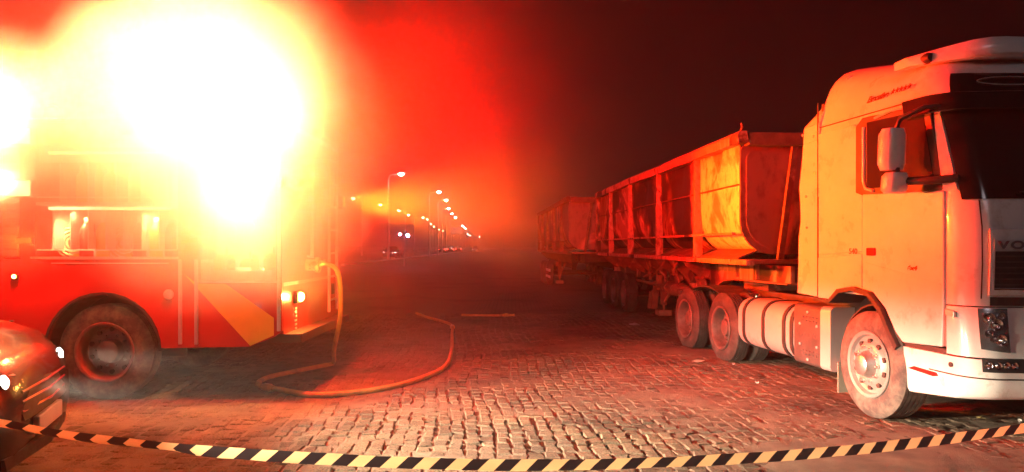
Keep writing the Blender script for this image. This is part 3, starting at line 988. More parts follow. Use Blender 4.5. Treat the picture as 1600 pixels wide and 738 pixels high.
    for k, u in enumerate((-3.50, -4.87)):
        make_wheel(TR, u, 0.06, .47, r=.50, width=.27, style='drive', tyre='burnt_rubber', flat=.05)
        make_wheel(TR, u, 0.38, .47, r=.50, width=.27, style='drive', tyre='burnt_rubber', flat=.05)
        make_wheel(TR, u, 2.44, .47, r=.50, width=.27, style='drive', tyre='burnt_rubber', side=1, flat=.05)
        MB().tube([(u, .5, .47), (u, 2.0, .47)], .08, 10).build("axle", M['dark_steel'], TR, smooth=45)
    MB().tube([(0, .3, .45), (0, 2.2, .45)], .07, 10).build("axle", M['dark_steel'], TR, smooth=45)
    ia = MB()
    arc = [(.57 * cos(a), .50 + .57 * sin(a)) for a in [pi * (-.02 + 1.04 * k / 14) for k in range(15)]]
    for i in range(14):
        a, b = arc[i], arc[i+1]
        ia.prism([a, b, (b[0] * 1.03, .5 + (b[1] - .5) * 1.03), (a[0] * 1.03, .5 + (a[1] - .5) * 1.03)], 0.10, 0.62)
    ia.box(-.75, .62, .55, .60, .35, 1.14)
    ia.build("inner_arch", M['black_plastic'], TR)
    for y in (.82, 1.60):
        MB().box(-5.7, .9, y, y + .08, .70, .98).build("chassis_rail", M['dark_steel'], TR)
    for u in (-1.4, -2.4, -3.3, -4.2, -5.3): MB().box(u - .05, u + .05, .90, 1.60, .74, .94).build("cross_member", M['dark_steel'], TR)
    MB().lathe([(0, .0), (0, .48), (.06, .50), (.07, .1), (.07, 0)], c=(-4.1, 1.25, 1.06), axis='z', n=24).build("fifth_wheel", M['burnt_rust'], TR, smooth=30)
    fw = MB().box(-4.5, -3.7, .9, 1.6, .98, 1.07)
    fw.build("fifth_wheel_base", M['burnt_rust'], TR)
    MB().box(-1.3, .9, .35, 2.15, .62, 1.14).build("engine_bay", M['black_plastic'], TR)
    # torn mudguard remains over the drive wheels
    mg = MB()
    for i in range(6):
        a0, a1 = radians(55 + i * 12), radians(67 + i * 12)
        mg.prism([(-4.2 + 1.05 * cos(a0) * 1.0, .30 + .62 * sin(a0) + .1), (-4.2 + 1.05 * cos(a1), .30 + .62 * sin(a1) + .1), (-4.2 + 1.05 * cos(a1), .32 + .62 * sin(a1) + .1), (-4.2 + 1.05 * cos(a0), .32 + .62 * sin(a0) + .1)], .12, .60)
    mg.build("mudguard", M['char'], TR)
    # fuel tank with straps, then the tread-plate step box
    def rrect(y0, y1, z0, z1, r, u, n=5):
        pts = []
        for cy, cz, a in ((y1 - r, z1 - r, 0), (y0 + r, z1 - r, pi/2), (y0 + r, z0 + r, pi), (y1 - r, z0 + r, 3*pi/2)):
            for k in range(n + 1):
                q = a + pi/2 * k / n
                pts.append((u, cy + r * cos(q), cz + r * sin(q)))
        return pts
    tk = MB().loft([rrect(.10, .74, .29, .94, .12, u) for u in (-3.02, -2.99)] and [rrect(.14, .70, .33, .90, .20, -3.04), rrect(.10, .74, .29, .94, .21, -3.00), rrect(.10, .74, .29, .94, .21, -1.45)])
    tank = tk.build("fuel_tank", M['tank_alloy'], TR, smooth=40)
    for u in (-2.86, -2.32, -1.80, -1.62):
        s = MB().loft([rrect(.088, .75, .278, .952, .215, u), rrect(.088, .75, .278, .952, .215, u + .07)])
        s.build("tank_strap", M['black_plastic'], tank, smooth=40)
    cap = MB().lathe([(0, 0.05), (.04, .05), (.05, .04), (.05, 0)], c=(-2.93, .34, .935), axis='z', n=14)
    cap.build("filler_cap", M['chrome'], tank, smooth=40)
    bx = MB().loft([rrect(.06, .74, .30, .985, .06, -1.46), rrect(.06, .74, .30, .985, .06, -.90)])
    step = bx.build("step_box", M['tread_plate'], TR, smooth=40)
    MB().loft([rrect(.055, .745, .295, .99, .065, -.91), rrect(.07, .74, .30, .985, .05, -.74)]).build("step_box_end", M['tank_alloy'], TR, smooth=40)
    for (u, z) in ((-1.17, .90), (-1.33, .76), (-.98, .76), (-1.33, .53), (-.98, .53), (-1.17, .37)):
        MB().lathe([(.01, .018), (-.008, .016), (-.010, 0)], c=(u, .058, z), n=10).build("stud", M['silver_trim'], step, smooth=40)
    for z in (.84, .80, .46, .42):
        for k in range(5):
            MB().box(-1.30 + k * .07, -1.26 + k * .07, .052, .064, z, z + .012).build("tread_rib", M['tread_plate'], step)
    text_part("lettering", "VOLVO", 0.085, M['rim_red'], step, (-1.335, .060, .615), (radians(90), 0, 0), space=1.1, sx=1.2)
    MB().box(-.66, -.645, .10, .44, .10, .42).build("mudflap", M['mudflap'], TR)
build_front()

# ------------------------------------------------------------------ tipper trailers
def tub_profile(n=7, y_off=0.0):
    """one side of the round-bottomed tub, from the top rail down and in to the floor"""
    pts = [(0.06, 3.08), (0.06, 2.8), (0.065, 2.5), (0.075, 2.2), (0.09, 2.05)]
    for k in range(1, n + 1):
        a = pi / 2 * k / n
        pts.append((0.09 + .50 * (1 - cos(a)), 2.05 - .50 * sin(a)))
    pts.append((1.25, 1.55))
    return pts

def make_trailer(loc, rz, label, mats, wreck, seed):
    rnd = random.Random(seed)
    t = empty("tipper_trailer", loc, rz, label, "trailer", "coupled tipper trailers")
    xs = [-.12, -1.95, -4.40, -7.0, -9.35, -11.3]
    prof = tub_profile()
    for side in (0, 1):
        for i in range(5):
            a, b = xs[i], xs[i+1]
            nx = 14
            V = []; F = []
            for k in range(nx + 1):
                x = a + (b - a) * k / nx
                q = k / nx
                for (y, z) in prof:
                    d = 0.0
                    if wreck:
                        d = .13 * sin(pi * q) * fbm(x + seed, z, .9, i * 3.0 + side) + .02 * sin(pi * q)
                    yy = y + abs(d) * (1 if z > 1.7 else .3)
                    V.append((x, yy if side == 0 else 2.5 - yy, z))
            m = len(prof)
            for k in range(nx):
                for j in range(m - 1):
                    F.append((k*m+j, k*m+j+1, (k+1)*m+j+1, (k+1)*m+j))
            pn = MB().add(V, F).build("side_panel", mats[i], t, smooth=60)
            sd = pn.modifiers.new("thickness", 'SOLIDIFY'); sd.thickness = 0.012; sd.offset = 0
            s = 1 if side == 0 else -1
            if side == 0:
                sv = MB().box(a - .04, b + .04, .035, .062, 2.495, 2.515).build("weld_seam", M['burnt_rust'] if wreck else mats[i], pn)
        y0, y1 = (-.03, .10) if side == 0 else (2.40, 2.53)
        for i, x in enumerate(xs[:-1] if False else xs):
            w = .05 if 0 < i < 5 else .07
            lean = rnd.uniform(-.03, .03) if wreck else 0
            mb = MB()
            mb.add([(x - w, y0, 1.46), (x + w, y0, 1.46), (x + w, y1, 1.46), (x - w, y1, 1.46),
                    (x - w + lean, y0, 3.08), (x + w + lean, y0, 3.08), (x + w + lean, y1, 3.08), (x - w + lean, y1, 3.08)],
                   [(3,2,1,0),(4,5,6,7),(0,1,5,4),(1,2,6,5),(2,3,7,6),(3,0,4,7)])
            if i == 0: continue
            mb.build("rib", M['rail_burnt'] if wreck else M['burnt_rust'], t, bevel=0.008)
        # top rail, sagging a little where it burnt
        secs = []
        ya, yb = (-.05, .10) if side == 0 else (2.40, 2.55)
        for k in range(24):
            x = .10 - 11.45 * k / 23
            z = 3.06 + (.018 * fbm(x, seed, .5, side) if wreck else 0)
            h = .16
            secs.append([(x, ya, z), (x, ya - (.01 if side == 0 else -.01), z + h * .7), (x, ya + .03, z + h), (x, yb - .03, z + h), (x, yb, z)])
        MB().loft(secs).build("top_rail", M['rail_burnt'] if wreck else M['burnt_rust'], t, smooth=40)
        yr = -.045 if side == 0 else 2.495
        MB().box(-11.35, -.15, yr, yr + .05, 1.80, 1.835).build("side_rail", M['rail_burnt'] if wreck else M['burnt_rust'], t)
        yr = -.02 if side == 0 else 2.40
        MB().box(-11.38, .30, yr, yr + .12, 1.38, 1.455).build("lower_rail", M['rail_burnt'] if wreck else M['burnt_rust'], t, bevel=0.008)
        # flared skirt under each panel, between tub and rail
        for i in range(5):
            a, b = xs[i] - .06, xs[i+1] + .06
            yy = (.05, .42) if side == 0 else (2.45, 2.08)
            mb = MB().add([(a, yy[0], 1.46), (b, yy[0], 1.46), (b, yy[1], 1.60), (a, yy[1], 1.60), (a, yy[0], 1.48), (b, yy[0], 1.48), (b, yy[1], 1.62), (a, yy[1], 1.62)],
                          [(3,2,1,0),(4,5,6,7),(0,1,5,4),(1,2,6,5),(2,3,7,6),(3,0,4,7)])
            mb.build("skirt", M['burnt_rust'], t)
    # front wall: rounded plate in a frame
    def rounded(y0, y1, z0, z1, r, rt, n=8):
        P = []
        for cy, cz, a, rr in ((y1 - rt, z1 - rt, 0, rt), (y0 + rt, z1 - rt, pi/2, rt), (y0 + r, z0 + r, pi, r), (y1 - r, z0 + r, 3*pi/2, r)):
            for k in range(n + 1):
                q = a + pi / 2 * k / n
                P.append((cy + rr * cos(q), cz + rr * sin(q)))
        return P
    fw = MB().prism(rounded(.04, 2.46, 1.53, 3.05, .46, .10), -.10, -.06, 'yz').build("front_wall", M['front_burnt'] if wreck else mats[0], t)
    MB().prism(rounded(.12, 2.38, 1.60, 2.95, .42, .10), -.065, -.045, 'yz').build("front_plate", M['front_burnt'] if wreck else mats[1], fw)
    MB().box(-.08, .09, .10, 2.40, 3.03, 3.205).build("front_beam", M['burnt_rust'], t, bevel=0.01)
    for (ya, yb) in ((.78, .56), (1.72, 1.94)):
        p = MB().add([(0, yb - .04, 1.46), (.07, yb - .04, 1.46), (.07, yb + .04, 1.46), (0, yb + .04, 1.46), (-.02, ya - .04, 3.03), (.05, ya - .04, 3.03), (.05, ya + .04, 3.03), (-.02, ya + .04, 3.03)],
                     [(3,2,1,0),(4,5,6,7),(0,1,5,4),(1,2,6,5),(2,3,7,6),(3,0,4,7)])
        p.build("front_post", M['burnt_rust'], t)
    MB().box(-.04, .16, .12, 2.38, 1.40, 1.455).build("front_sill", M['rust'], t)
    if wreck:
        MB().tube([(0.05, .0, 3.19), (.07, .02, 3.28), (.02, .03, 3.33)], .02, 6).build("tarp_hook", M['burnt_rust'], t)
    # chassis
    rail_m = M['rust'] if wreck else M['char']
    for y in (.48, 1.92):
        poly = [(.55, 1.15), (-.4, 1.14), (-1.4, 1.13), (-1.85, 1.09), (-2.1, 1.02), (-2.25, .90), (-2.25, .82), (-2.45, .82), (-2.6, .86), (-11.2, .86), (-11.2, 1.375), (.55, 1.375)]
        MB().prism(poly, y, y + .06).build("chassis_rail", M['panel_d'] if wreck else rail_m, t)
        fl = MB()
        lo = poly[:8]
        for p, q in zip(lo, lo[1:]):
            fl.add([(p[0], y - .05, p[1]), (q[0], y - .05, q[1]), (q[0], y + .11, q[1]), (p[0], y + .11, p[1]),
                    (p[0], y - .05, p[1] - .02), (q[0], y - .05, q[1] - .02), (q[0], y + .11, q[1] - .02), (p[0], y + .11, p[1] - .02)],
                   [(0,1,2,3),(7,6,5,4),(0,4,5,1),(1,5,6,2),(2,6,7,3),(3,7,4,0)])
        fl.build("rail_flange", rail_m, t)
        for x in (-.5, -1.3):
            MB().box(x - .02, x + .02, y - .05, y, 1.16, 1.37).build("gusset", rail_m, t)
    for k in range(10):
        x = .3 - k * 1.2
        MB().box(x - .05, x + .05, .54, 1.92, 1.16, 1.34).build("cross_member", M['char'], t)
    # outriggers with burnt remains hanging between rail and body
    for k in range(9):
        x = -2.7 - k * .95
        mb = MB().prism([(.02, 1.37), (.48, 1.37), (.48, 1.02 + rnd.uniform(-.05, .1)), (.36, 1.05), (.06, 1.30)], x - .02, x + .02, 'yz')
        mb.build("outrigger", M['burnt_rust'] if wreck else M['char'], t)
    if wreck:
        for k in range(10):
            x = -2.6 - k * .42 + rnd.uniform(-.1, .1)
            z = 1.36; y = .30 + rnd.uniform(-.2, .12)
            pts = [(x, y, z)]
            for j in range(3):
                pts.append((x + rnd.uniform(-.16, .16), y + rnd.uniform(-.08, .08), z - .12 * (j + 1) - rnd.uniform(0, .08)))
            MB().tube(spline(pts, 4), [.022] * 13, 5).build("burnt_cable", M['rust'], t)
        for k in range(7):
            x = -2.7 - k * .5 + rnd.uniform(-.1, .1)
            MB().obox((x, .40 + rnd.uniform(-.12, .05), 1.12 + rnd.uniform(-.16, .12)), (.22 + rnd.random() * .2, .10, .08 + rnd.random() * .12), (rnd.uniform(-.4, .4), rnd.uniform(-.6, .6), rnd.uniform(-.3, .3))).build("bracket", rnd.choice([M['rust'], M['burnt_rust'], M['char']]), t)
        at = MB().lathe([(-.5, 0), (-.5, .10), (-.46, .14), (.46, .14), (.5, .10), (.5, 0)], c=(-4.2, .34, .80), axis='x', n=16)
        at.build("air_tank", M['burnt_rust'], t, smooth=40)
        MB().tube([(-3.1, .25, .86), (-4.4, .22, .82), (-7.2, .25, .84)], .035, 6).build("pipe", M['burnt_rust'], t)
    # landing gear
    lg = MB().box(-5.2, -5.08, .26, .38, .42, 1.30)
    leg = lg.build("landing_leg", M['burnt_rust'], t, bevel=0.01)
    MB().box(-5.30, -5.00, .18, .46, .20, .32).build("foot", M['rust'], leg, bevel=0.01)
    MB().box(-5.20, -5.04, .17, .27, .86, 1.04).build("gearbox", M['rust'], leg, bevel=0.01)
    MB().box(-5.155, -5.125, .30, .34, .30, .5).build("leg_tube", M['rust'], leg)
    MB().tube([(-5.13, .32, .45), (-4.5, .46, 1.0)], .03, 6).build("leg_brace", M['rust'], leg)
    if wreck:
        MB().obox((-5.75, .30, .58), (.10, .12, .62), (0, .42, 0)).build("broken_strut", M['rust'], t)
        MB().obox((-5.98, .26, .46), (.06, .10, .42), (0, .50, 0)).build("broken_strut", M['rust'], t)
        MB().tube([(-5.4, .3, .74), (-5.9, .28, .66)], .03, 6).build("pipe", M['rust'], t)
    # bogie
    for u in (-7.9, -9.2, -10.5):
        make_wheel(t, u, .06, .49, r=.50, width=.27, style='trailer', tyre='burnt_rubber' if wreck else 'rubber', flat=.05 if wreck else 0)
        make_wheel(t, u, 2.44, .49, r=.50, width=.27, style='trailer', tyre='burnt_rubber' if wreck else 'rubber', side=1)
        MB().tube([(u, .3, .49), (u, 2.2, .49)], .07, 8).build("axle", M['char'], t, smooth=45)
        MB().prism([(u + .5, .86), (u + .12, .58), (u - .12, .58), (u - .5, .86), (u - .42, .86), (u - .08, .66), (u + .08, .66), (u + .42, .86)], .50, .60).build("leaf_spring", M['char'], t)
    return t

T1 = make_trailer((3.14, 10.1, 0), radians(-86.7), "burnt-out rusty tipper trailer right behind the white cab, one cream panel still unburnt",
                  [M['panel_a'], M['panel_b'], M['panel_c'], M['panel_d'], M['panel_e']], True, 5)
T2 = make_trailer((1.76, 23.2, 0), radians(-87.4), "rear tipper trailer with dull unburnt sides, hidden in part by the burnt one",
                  [M['panel_far']] * 5, False, 8)
# pale under-run guard with reflectors on the second trailer
for z in (.36, .62):
    MB().box(-7.7, -6.1, .02, .06, z, z + .10).build("side_guard", M['board_white'], T2, bevel=0.01)

# ------------------------------------------------------------------ fire engine
FE = empty("fire_engine", (-2.44, 7.75, 0), 0.0, "red fire engine with open lit lockers and a yellow diagonal stripe, beacons glaring", "fire engine")
def build_engine():
    # lower body side with wheel arch, departure cut at the rear
    def lower(y0, y1):
        arch = [(-1.90 + .60 * cos(a), .53 + .60 * sin(a)) for a in [pi * k / 16 for k in range(17)]]
        poly = [(0.0, 1.25), (0.0, .74), (-.08, .68), (-.34, .575), (-1.16, .56), (-1.28, .56)] + [p for p in arch if p[1] >= .56] + [(-2.52, .56), (-4.55, .56), (-4.55, 1.50), (-.88, 1.50), (-.88, 1.25)]
        return MB().prism(poly, y0, y1)
    lower(0.0, 0.05).build("lower_side", M['red_paint'], FE)
    lower(2.45, 2.5).build("lower_side", M['red_paint'], FE)
    MB().box(-4.55, -.88, .06, 2.44, 1.46, 1.50).build("deck", M['aluminium'], FE)
    MB().box(-.88, 0, .06, 2.44, 1.21, 1.25).build("deck", M['aluminium'], FE)
    ar = MB()
    arch = [(-1.90 + .60 * cos(a), .53 + .60 * sin(a)) for a in [pi * k / 16 for k in range(17)]]
    for a, b in zip(arch, arch[1:]):
        ar.prism([a, b, (b[0] + (b[0] + 1.9) * .04, b[1] + (b[1] - .53) * .04), (a[0] + (a[0] + 1.9) * .04, a[1] + (a[1] - .53) * .04)], -.015, .5)
    ar.build("wheel_arch", M['black_plastic'], FE)
    st = MB().prism([(-1.03, 1.34), (-.90, 1.245), (-.60, 1.245), (-.085, .88), (-.085, .695), (-.335, .585)], -.006, .0)
    st.build("diagonal_stripe", M['yellow_stripe'], FE)
    MB().prism([(-.36, .62), (-.24, .64), (-.24, .72), (-.27, .74), (-.36, .72)], -.012, -.006).build("stripe_hatch", M['yellow_stripe'], FE, bevel=.003)
    for x in (-1.075, -.905, -.03):
        MB().box(x - .018, x + .018, -.022, .03, .60 if x < -.5 else .74, 1.50 if x < -.5 else 2.66).build("corner_strip", M['silver_trim'], FE, bevel=.006)
    MB().box(-2.66, -1.09, -.018, .02, 1.505, 1.53).build("sill", M['silver_trim'], FE)
    MB().box(-.86, -.05, -.018, .02, 1.255, 1.275).build("sill", M['silver_trim'], FE)
    MB().box(-2.44, -1.2, -.012, .0, 1.455, 1.465).build("trim_line", M['silver_trim'], FE)
    rl = MB().lathe([(.01, .06), (-.02, .05), (-.03, .0)], c=(-1.20, 0, 1.13), n=16)
    rl.build("reflector", M['silver_trim'], FE, smooth=40)
    # upper body: posts, header, roof, far wall, rear wall
    for x0, x1 in ((-2.78, -2.62), (-1.10, -.87), (-.06, 0.0)):
        MB().box(x0, x1, .0 if x0 > -2 else .002, .60, 1.50 if x0 < -.5 else 1.25, 2.70).build("body_post", M['red_paint'], FE)
    MB().box(-4.55, 0.0, .0, .30, 2.70, 3.0).build("header", M['red_paint'], FE, bevel=.02)
    MB().box(-4.55, 0.0, .30, 2.5, 2.94, 3.0).build("roof", M['aluminium'], FE, bevel=.01)
    MB().box(-4.55, 0.0, 2.45, 2.5, 1.50, 2.94).build("far_wall", M['red_paint'], FE)
    MB().box(-.05, 0.0, .60, 2.45, .70, 2.94).build("rear_wall", M['red_paint'], FE)
    MB().box(-.05, -.001, .06, .60, .70, 1.24).build("rear_wall", M['red_paint'], FE)
    MB().box(-4.55, -.05, .60, .64, 1.25, 2.94).build("locker_back", M['aluminium'], FE)
    # open locker with a shelf and dividers
    MB().box(-2.62, -1.10, .02, .60, 2.075, 2.11).build("shelf", M['aluminium'], FE)
    MB().tube([(-2.60, .01, 2.16), (-1.12, .01, 2.16)], .008, 6).build("shelf_rail", M['silver_trim'], FE)
    MB().tube([(-2.60, .01, 1.60), (-1.12, .01, 1.60)], .008, 6).build("shelf_rail", M['silver_trim'], FE)
    for k in range(8):
        x = -2.48 + k * .19
        MB().box(x - .006, x + .006, .08, .58, 1.60, 2.06).build("divider", M['aluminium'], FE)
    for k in range(5):
        x = -2.40 + k * .30
        MB().box(x - .006, x + .006, .08, .58, 2.12, 2.62).build("divider", M['aluminium'], FE)
    # rolled-up shutters above, closed shutter towards the cab
    for x0, x1 in ((-2.62, -1.10), (-.87, -.06)):
        MB().lathe([(x0, 0), (x0, .08), (x1, .08), (x1, 0)], c=(0, .12, 2.62), axis='x', n=16).build("rolled_shutter", M['shutter'], FE, smooth=40)
    for k in range(14):
        z = 1.53 + k * .083
        MB().box(-4.45, -2.80, .01, .04, z, z + .074).build("shutter_slat", M['shutter'], FE, bevel=.008)
    # pump bay in the rear locker
    pp = MB().box(-.86, -.07, .42, .46, 1.27, 2.0).build("pump_panel", M['aluminium'], FE)
    for (x, z) in ((-.70, 1.82), (-.50, 1.86), (-.30, 1.82)):
        g = MB().lathe([(.01, .07), (-.03, .07), (-.035, .06), (-.03, 0)], c=(x, .42, z), n=18).build("gauge", M['silver_trim'], FE, smooth=40)
        MB().obox((x, .384, z + .015), (.006, .004, .05), (0, .5, 0)).build("needle", M['lettering'], g)
    for (x, z) in ((-.72, 1.46), (-.46, 1.42), (-.20, 1.48)):
        MB().lathe([(.0, .06), (-.10, .06), (-.11, .085), (-.16, .085), (-.17, .05), (-.17, 0)], c=(x, .42, z), n=16).build("outlet", M['brass'], FE, smooth=40)
        MB().tube([(x, .36, z + .07), (x + .02, .30, z + .16)], .012, 6).build("valve_lever", M['black_plastic'], FE)
    MB().lathe([(-.36, 0), (-.36, .07), (.30, .07), (.30, 0)], c=(-.46, .22, 1.34), axis='x', n=14).build("pump_manifold", M['steel'], FE, smooth=40)
    for x in (-.74, -.6, -.34, -.2):
        MB().lathe([(0, .045), (.12, .045), (.13, .03), (.16, .03), (.16, 0)], c=(x, .16, 1.385), axis='z', n=12).build("coupling", M['brass'], FE, smooth=40)
    # rear face: grab pole, ladder, lamps, number plate chain of reflectors
    MB().tube([(.06, .95, 1.50), (.06, .95, 2.62)], .022, 8).build("grab_pole", M['silver_trim'], FE, smooth=45)
    for z in (1.52, 2.60):
        MB().tube([(0, .95, z), (.06, .95, z)], .016, 6).build("pole_bracket", M['silver_trim'], FE)
    ld = MB()
    for y in (1.6, 2.0): ld.tube([(.10, y, .8), (.10, y, 3.05)], .02, 6)
    for k in range(7): ld.tube([(.10, 1.6, .95 + k * .3), (.10, 2.0, .95 + k * .3)], .015, 6)
    ld.build("rear_ladder", M['aluminium'], FE, smooth=45)
    tl = MB().box(0, .05, .40, .56, 1.00, 1.14).build("tail_lamp", M['black_plastic'], FE, bevel=.01)
    MB().lathe([(0, .055), (.03, .05), (.045, .03), (.05, 0)], c=(.05, .48, 1.07), axis='x', n=16).build("lit_lens", M['amber_on'], tl, smooth=40)
    tl2 = MB().box(0, .05, 1.94, 2.10, 1.00, 1.14).build("tail_lamp", M['black_plastic'], FE, bevel=.01)
    for k in range(6):
        MB().box(.0, .012, .45, .51, .93 - k * .045, .955 - k * .045).build("reflector", M['silver_trim'], FE, bevel=.004)
    MB().lathe([(0, .07), (.10, .07), (.11, .09), (.16, .09), (.16, 0)], c=(0, .93, 1.42), axis='x', n=16).build("rear_outlet", M['brass'], FE, smooth=40)
    MB().box(-.3, .18, .10, 2.40, .60, .70).build("rear_step", M['tread_plate'], FE, bevel=.01)
    mk = MB().box(-2.86, -2.78, -.03, .0, 1.29, 1.35).build("side_marker", M['black_plastic'], FE, bevel=.008)
    MB().lathe([(.0, .022), (-.012, .018), (-.016, 0)], c=(-2.82, -.03, 1.32), n=12).build("lit_lens", M['amber_on'], mk, smooth=40)
    # chassis and wheels
    for y in (.75, 1.65):
        MB().box(-7.2, -.1, y, y + .08, .62, .88).build("chassis_rail", M['dark_steel'], FE)
    for u, st_ in ((-1.90, 'trailer'), (-5.75, 'front')):
        make_wheel(FE, u, .03, .51, r=.51, width=.28, style=st_)
        make_wheel(FE, u, 2.47, .51, r=.51, width=.28, style=st_, side=1)
        MB().tube([(u, .3, .51), (u, 2.2, .51)], .07, 8).build("axle", M['dark_steel'], FE, smooth=45)
    ig = MB().box(-2.55, -1.25, .52, .56, .4, 1.2)
    ig.build("inner_arch", M['black_plastic'], FE)
    # crew cab, out of the picture to the front
    arch = [(-5.75 + .62 * cos(a), .53 + .62 * sin(a)) for a in [pi * k / 12 for k in range(13)]]
    poly = [(-4.62, .56), (-5.13, .56)] + arch[1:-1] + [(-6.37, .56), (-7.35, .56), (-7.45, .9), (-7.42, 1.7), (-7.15, 2.75), (-7.0, 2.86), (-4.62, 2.86)]
    MB().prism(poly, .02, 2.48).build("crew_cab", M['red_paint'], FE, bevel=.04)
    MB().prism([(-4.95, 1.72), (-5.75, 1.72), (-5.75, 2.55), (-4.95, 2.55)], .012, .03).build("cab_window", M['dark_glass'], FE)
    MB().prism([(-5.95, 1.72), (-7.1, 1.72), (-6.98, 2.55), (-5.95, 2.55)], .012, .03).build("cab_window", M['dark_glass'], FE)
    ws = MB().add([(-7.43, .2, 1.75), (-7.43, 2.3, 1.75), (-7.19, 2.3, 2.7), (-7.19, .2, 2.7), (-7.40, .2, 1.75), (-7.40, 2.3, 1.75), (-7.16, 2.3, 2.7), (-7.16, .2, 2.7)],
                  [(0,1,2,3),(7,6,5,4),(0,4,5,1),(1,5,6,2),(2,6,7,3),(3,7,4,0)])
    ws.build("windscreen", M['dark_glass'], FE)
build_engine()

# lamps of the fire engine: red beacons on the roof edge, flood heads on the mast, locker lamps
def beacon(x, y, z, watts, aim=None, col=BEACON_COL, r=.09):
    b = MB().lathe([(0, .0), (0, .11), (.05, .11), (.06, .09), (.06, 0)], c=(x, y, z), axis='z', n=18).build("beacon_base", M['black_plastic'], FE, smooth=40)
    MB().lathe([(.06, .085), (.16, .08), (.20, .06), (.22, .0)], c=(x, y, z), axis='z', n=18).build("beacon_dome", M['beacon_on'], b, smooth=60)
    if aim:
        spot_light("beacon_light", (x, y, z + .30), aim, watts, col, 112, .8, r, FE)
    else:
        point_light("beacon_light", (x, y, z + .30), watts, col, r, FE)
for args in BEACONS: beacon(*args)
def flood(x, y, z, watts, col, aim=None):
    if col is BEACON_COL:          # added red lamp that reddens the body side and ground
        b = MB().box(x - .09, x + .09, y, y + .04, z - .035, z + .035).build("added_side_strobe", M['black_plastic'], FE, bevel=.01)
        MB().box(x - .08, x + .08, y - .006, y + .01, z - .028, z + .028).build("lit_lens", M['added_strobe_on'], b)
        point_light("added_strobe_light", (x, y - .12, z), watts, col, .06, FE)
        return
    b = MB().box(x - .15, x + .15, y, y + .10, z - .10, z + .10).build("flood_lamp", M['black_plastic'], FE, bevel=.015)
    MB().box(x - .13, x + .13, y - .006, y + .01, z - .08, z + .08).build("lit_lens", M['flood_on'], b)
    if aim:
        spot_light("flood_light", (x, y - .14, z), aim, watts, col, 128, 1.0, .08, FE)
    else:
        point_light("flood_light", (x, y - .14, z), watts, col, .08, FE)
for args in FLOODS: flood(*args)
MB().tube([(-1.03, .75, 3.0), (-1.03, .75, 3.6)], .04, 10).build("light_mast", M['galvanised'], FE, smooth=45)
MB().box(-1.75, -.3, .72, .77, 3.44, 3.49).build("mast_bar", M['galvanised'], FE)
# added rear-corner lamp, put there to light the cab and trailer
bh = MB().box(0, .12, 2.25, 2.41, 2.16, 2.34).build("added_beam_lamp", M['black_plastic'], FE, bevel=.015)
MB().box(.118, .128, 2.27, 2.39, 2.18, 2.32).build("lit_lens", M['beacon_on'], bh)
for k_, (aim_, w_, cone_, col_) in enumerate(BEAMS):
    spot_light("added_beam_light", (.22, 2.30 + .06 * k_, 2.25), aim_, w_, col_, cone_, 1.0, .10, FE)
rb = MB().box(0, .06, .30, .62, 2.30, 2.42).build("added_rear_strobe", M['black_plastic'], FE, bevel=.012)  # added lamp: reddens the ground and air behind the engine
MB().box(.058, .066, .32, .60, 2.32, 2.40).build("lit_lens", M['added_strobe_on'], rb)
point_light("added_strobe_light", (.16, .46, 2.36), REAR_W, BEACON_COL, .06, FE)
for z_ in (2.64, 2.05):
    MB().box(-2.5, -1.2, .04, .08, z_ - .02, z_ + .01).build("locker_lamp", M['flood_on'], FE)
    for x_ in (-2.3, -1.45):
        spot_light("locker_light", (x_, .10, z_ - .04), (0, .45, -1), LOCKER_W, WARM_COL, 130, .6, .05, FE)
tlp = point_light("tail_light", (.14, .48, 1.07), 40, (1, .45, .08), .03, FE)

# gear in the open lockers
def bottle(x, z, r, h, mat, label, group):
    o = empty("air_cylinder", (-2.44 + x, 7.75 + .26, z), 0, label, "cylinder", group)
    MB().lathe([(0, 0), (0, r * .9), (.02, r), (h * .62, r), (h * .74, r * .8), (h * .82, r * .35), (h * .86, r * .32)], axis='z', n=16).build("bottle_body", mat, o, smooth=50)
    MB().lathe([(h * .86, r * .4), (h * .93, r * .4), (h * .94, r * .25), (h, r * .25), (h, 0)], axis='z', n=10).build("valve", M['brass'], o, smooth=40)
ORD6 = ["leftmost", "second from left", "third from left", "fourth from left", "fifth from left", "rightmost"]
for k, x in enumerate((-2.27, -2.10, -1.96, -1.70, -1.42, -1.24)):
    bottle(x, 2.11, .062 + .006 * (k % 3), .42 + .04 * (k % 2), M['yellow_cyl'], ORD6[k] + " yellow air cylinder on the upper shelf of the open locker", "air cylinders on the upper locker shelf")
def hydrant_tool(x, z, lab):
    o = empty("hose_coil", (-2.44 + x, 7.75 + .28, z), 0, lab, "hose", "rolled hoses on the lower locker shelf")
    pts = []
    for k in range(60):
        a = k * 2 * pi / 16
        r = .04 + .0024 * k
        pts.append((r * cos(a), 0, .185 + r * sin(a)))
    MB().tube(pts, .012, 6).build("coil", M['canvas'], o, smooth=50)
    MB().lathe([(-.05, 0), (-.05, .035), (.05, .035), (.05, 0)], c=(.08, -.02, .03), axis='y', n=12).build("coupling", M['brass'], o, smooth=40)
hydrant_tool(-2.39, 1.50, "rolled canvas hose at the cab end of the lower locker shelf")
hydrant_tool(-1.82, 1.50, "rolled canvas hose between the extinguishers on the lower locker shelf")
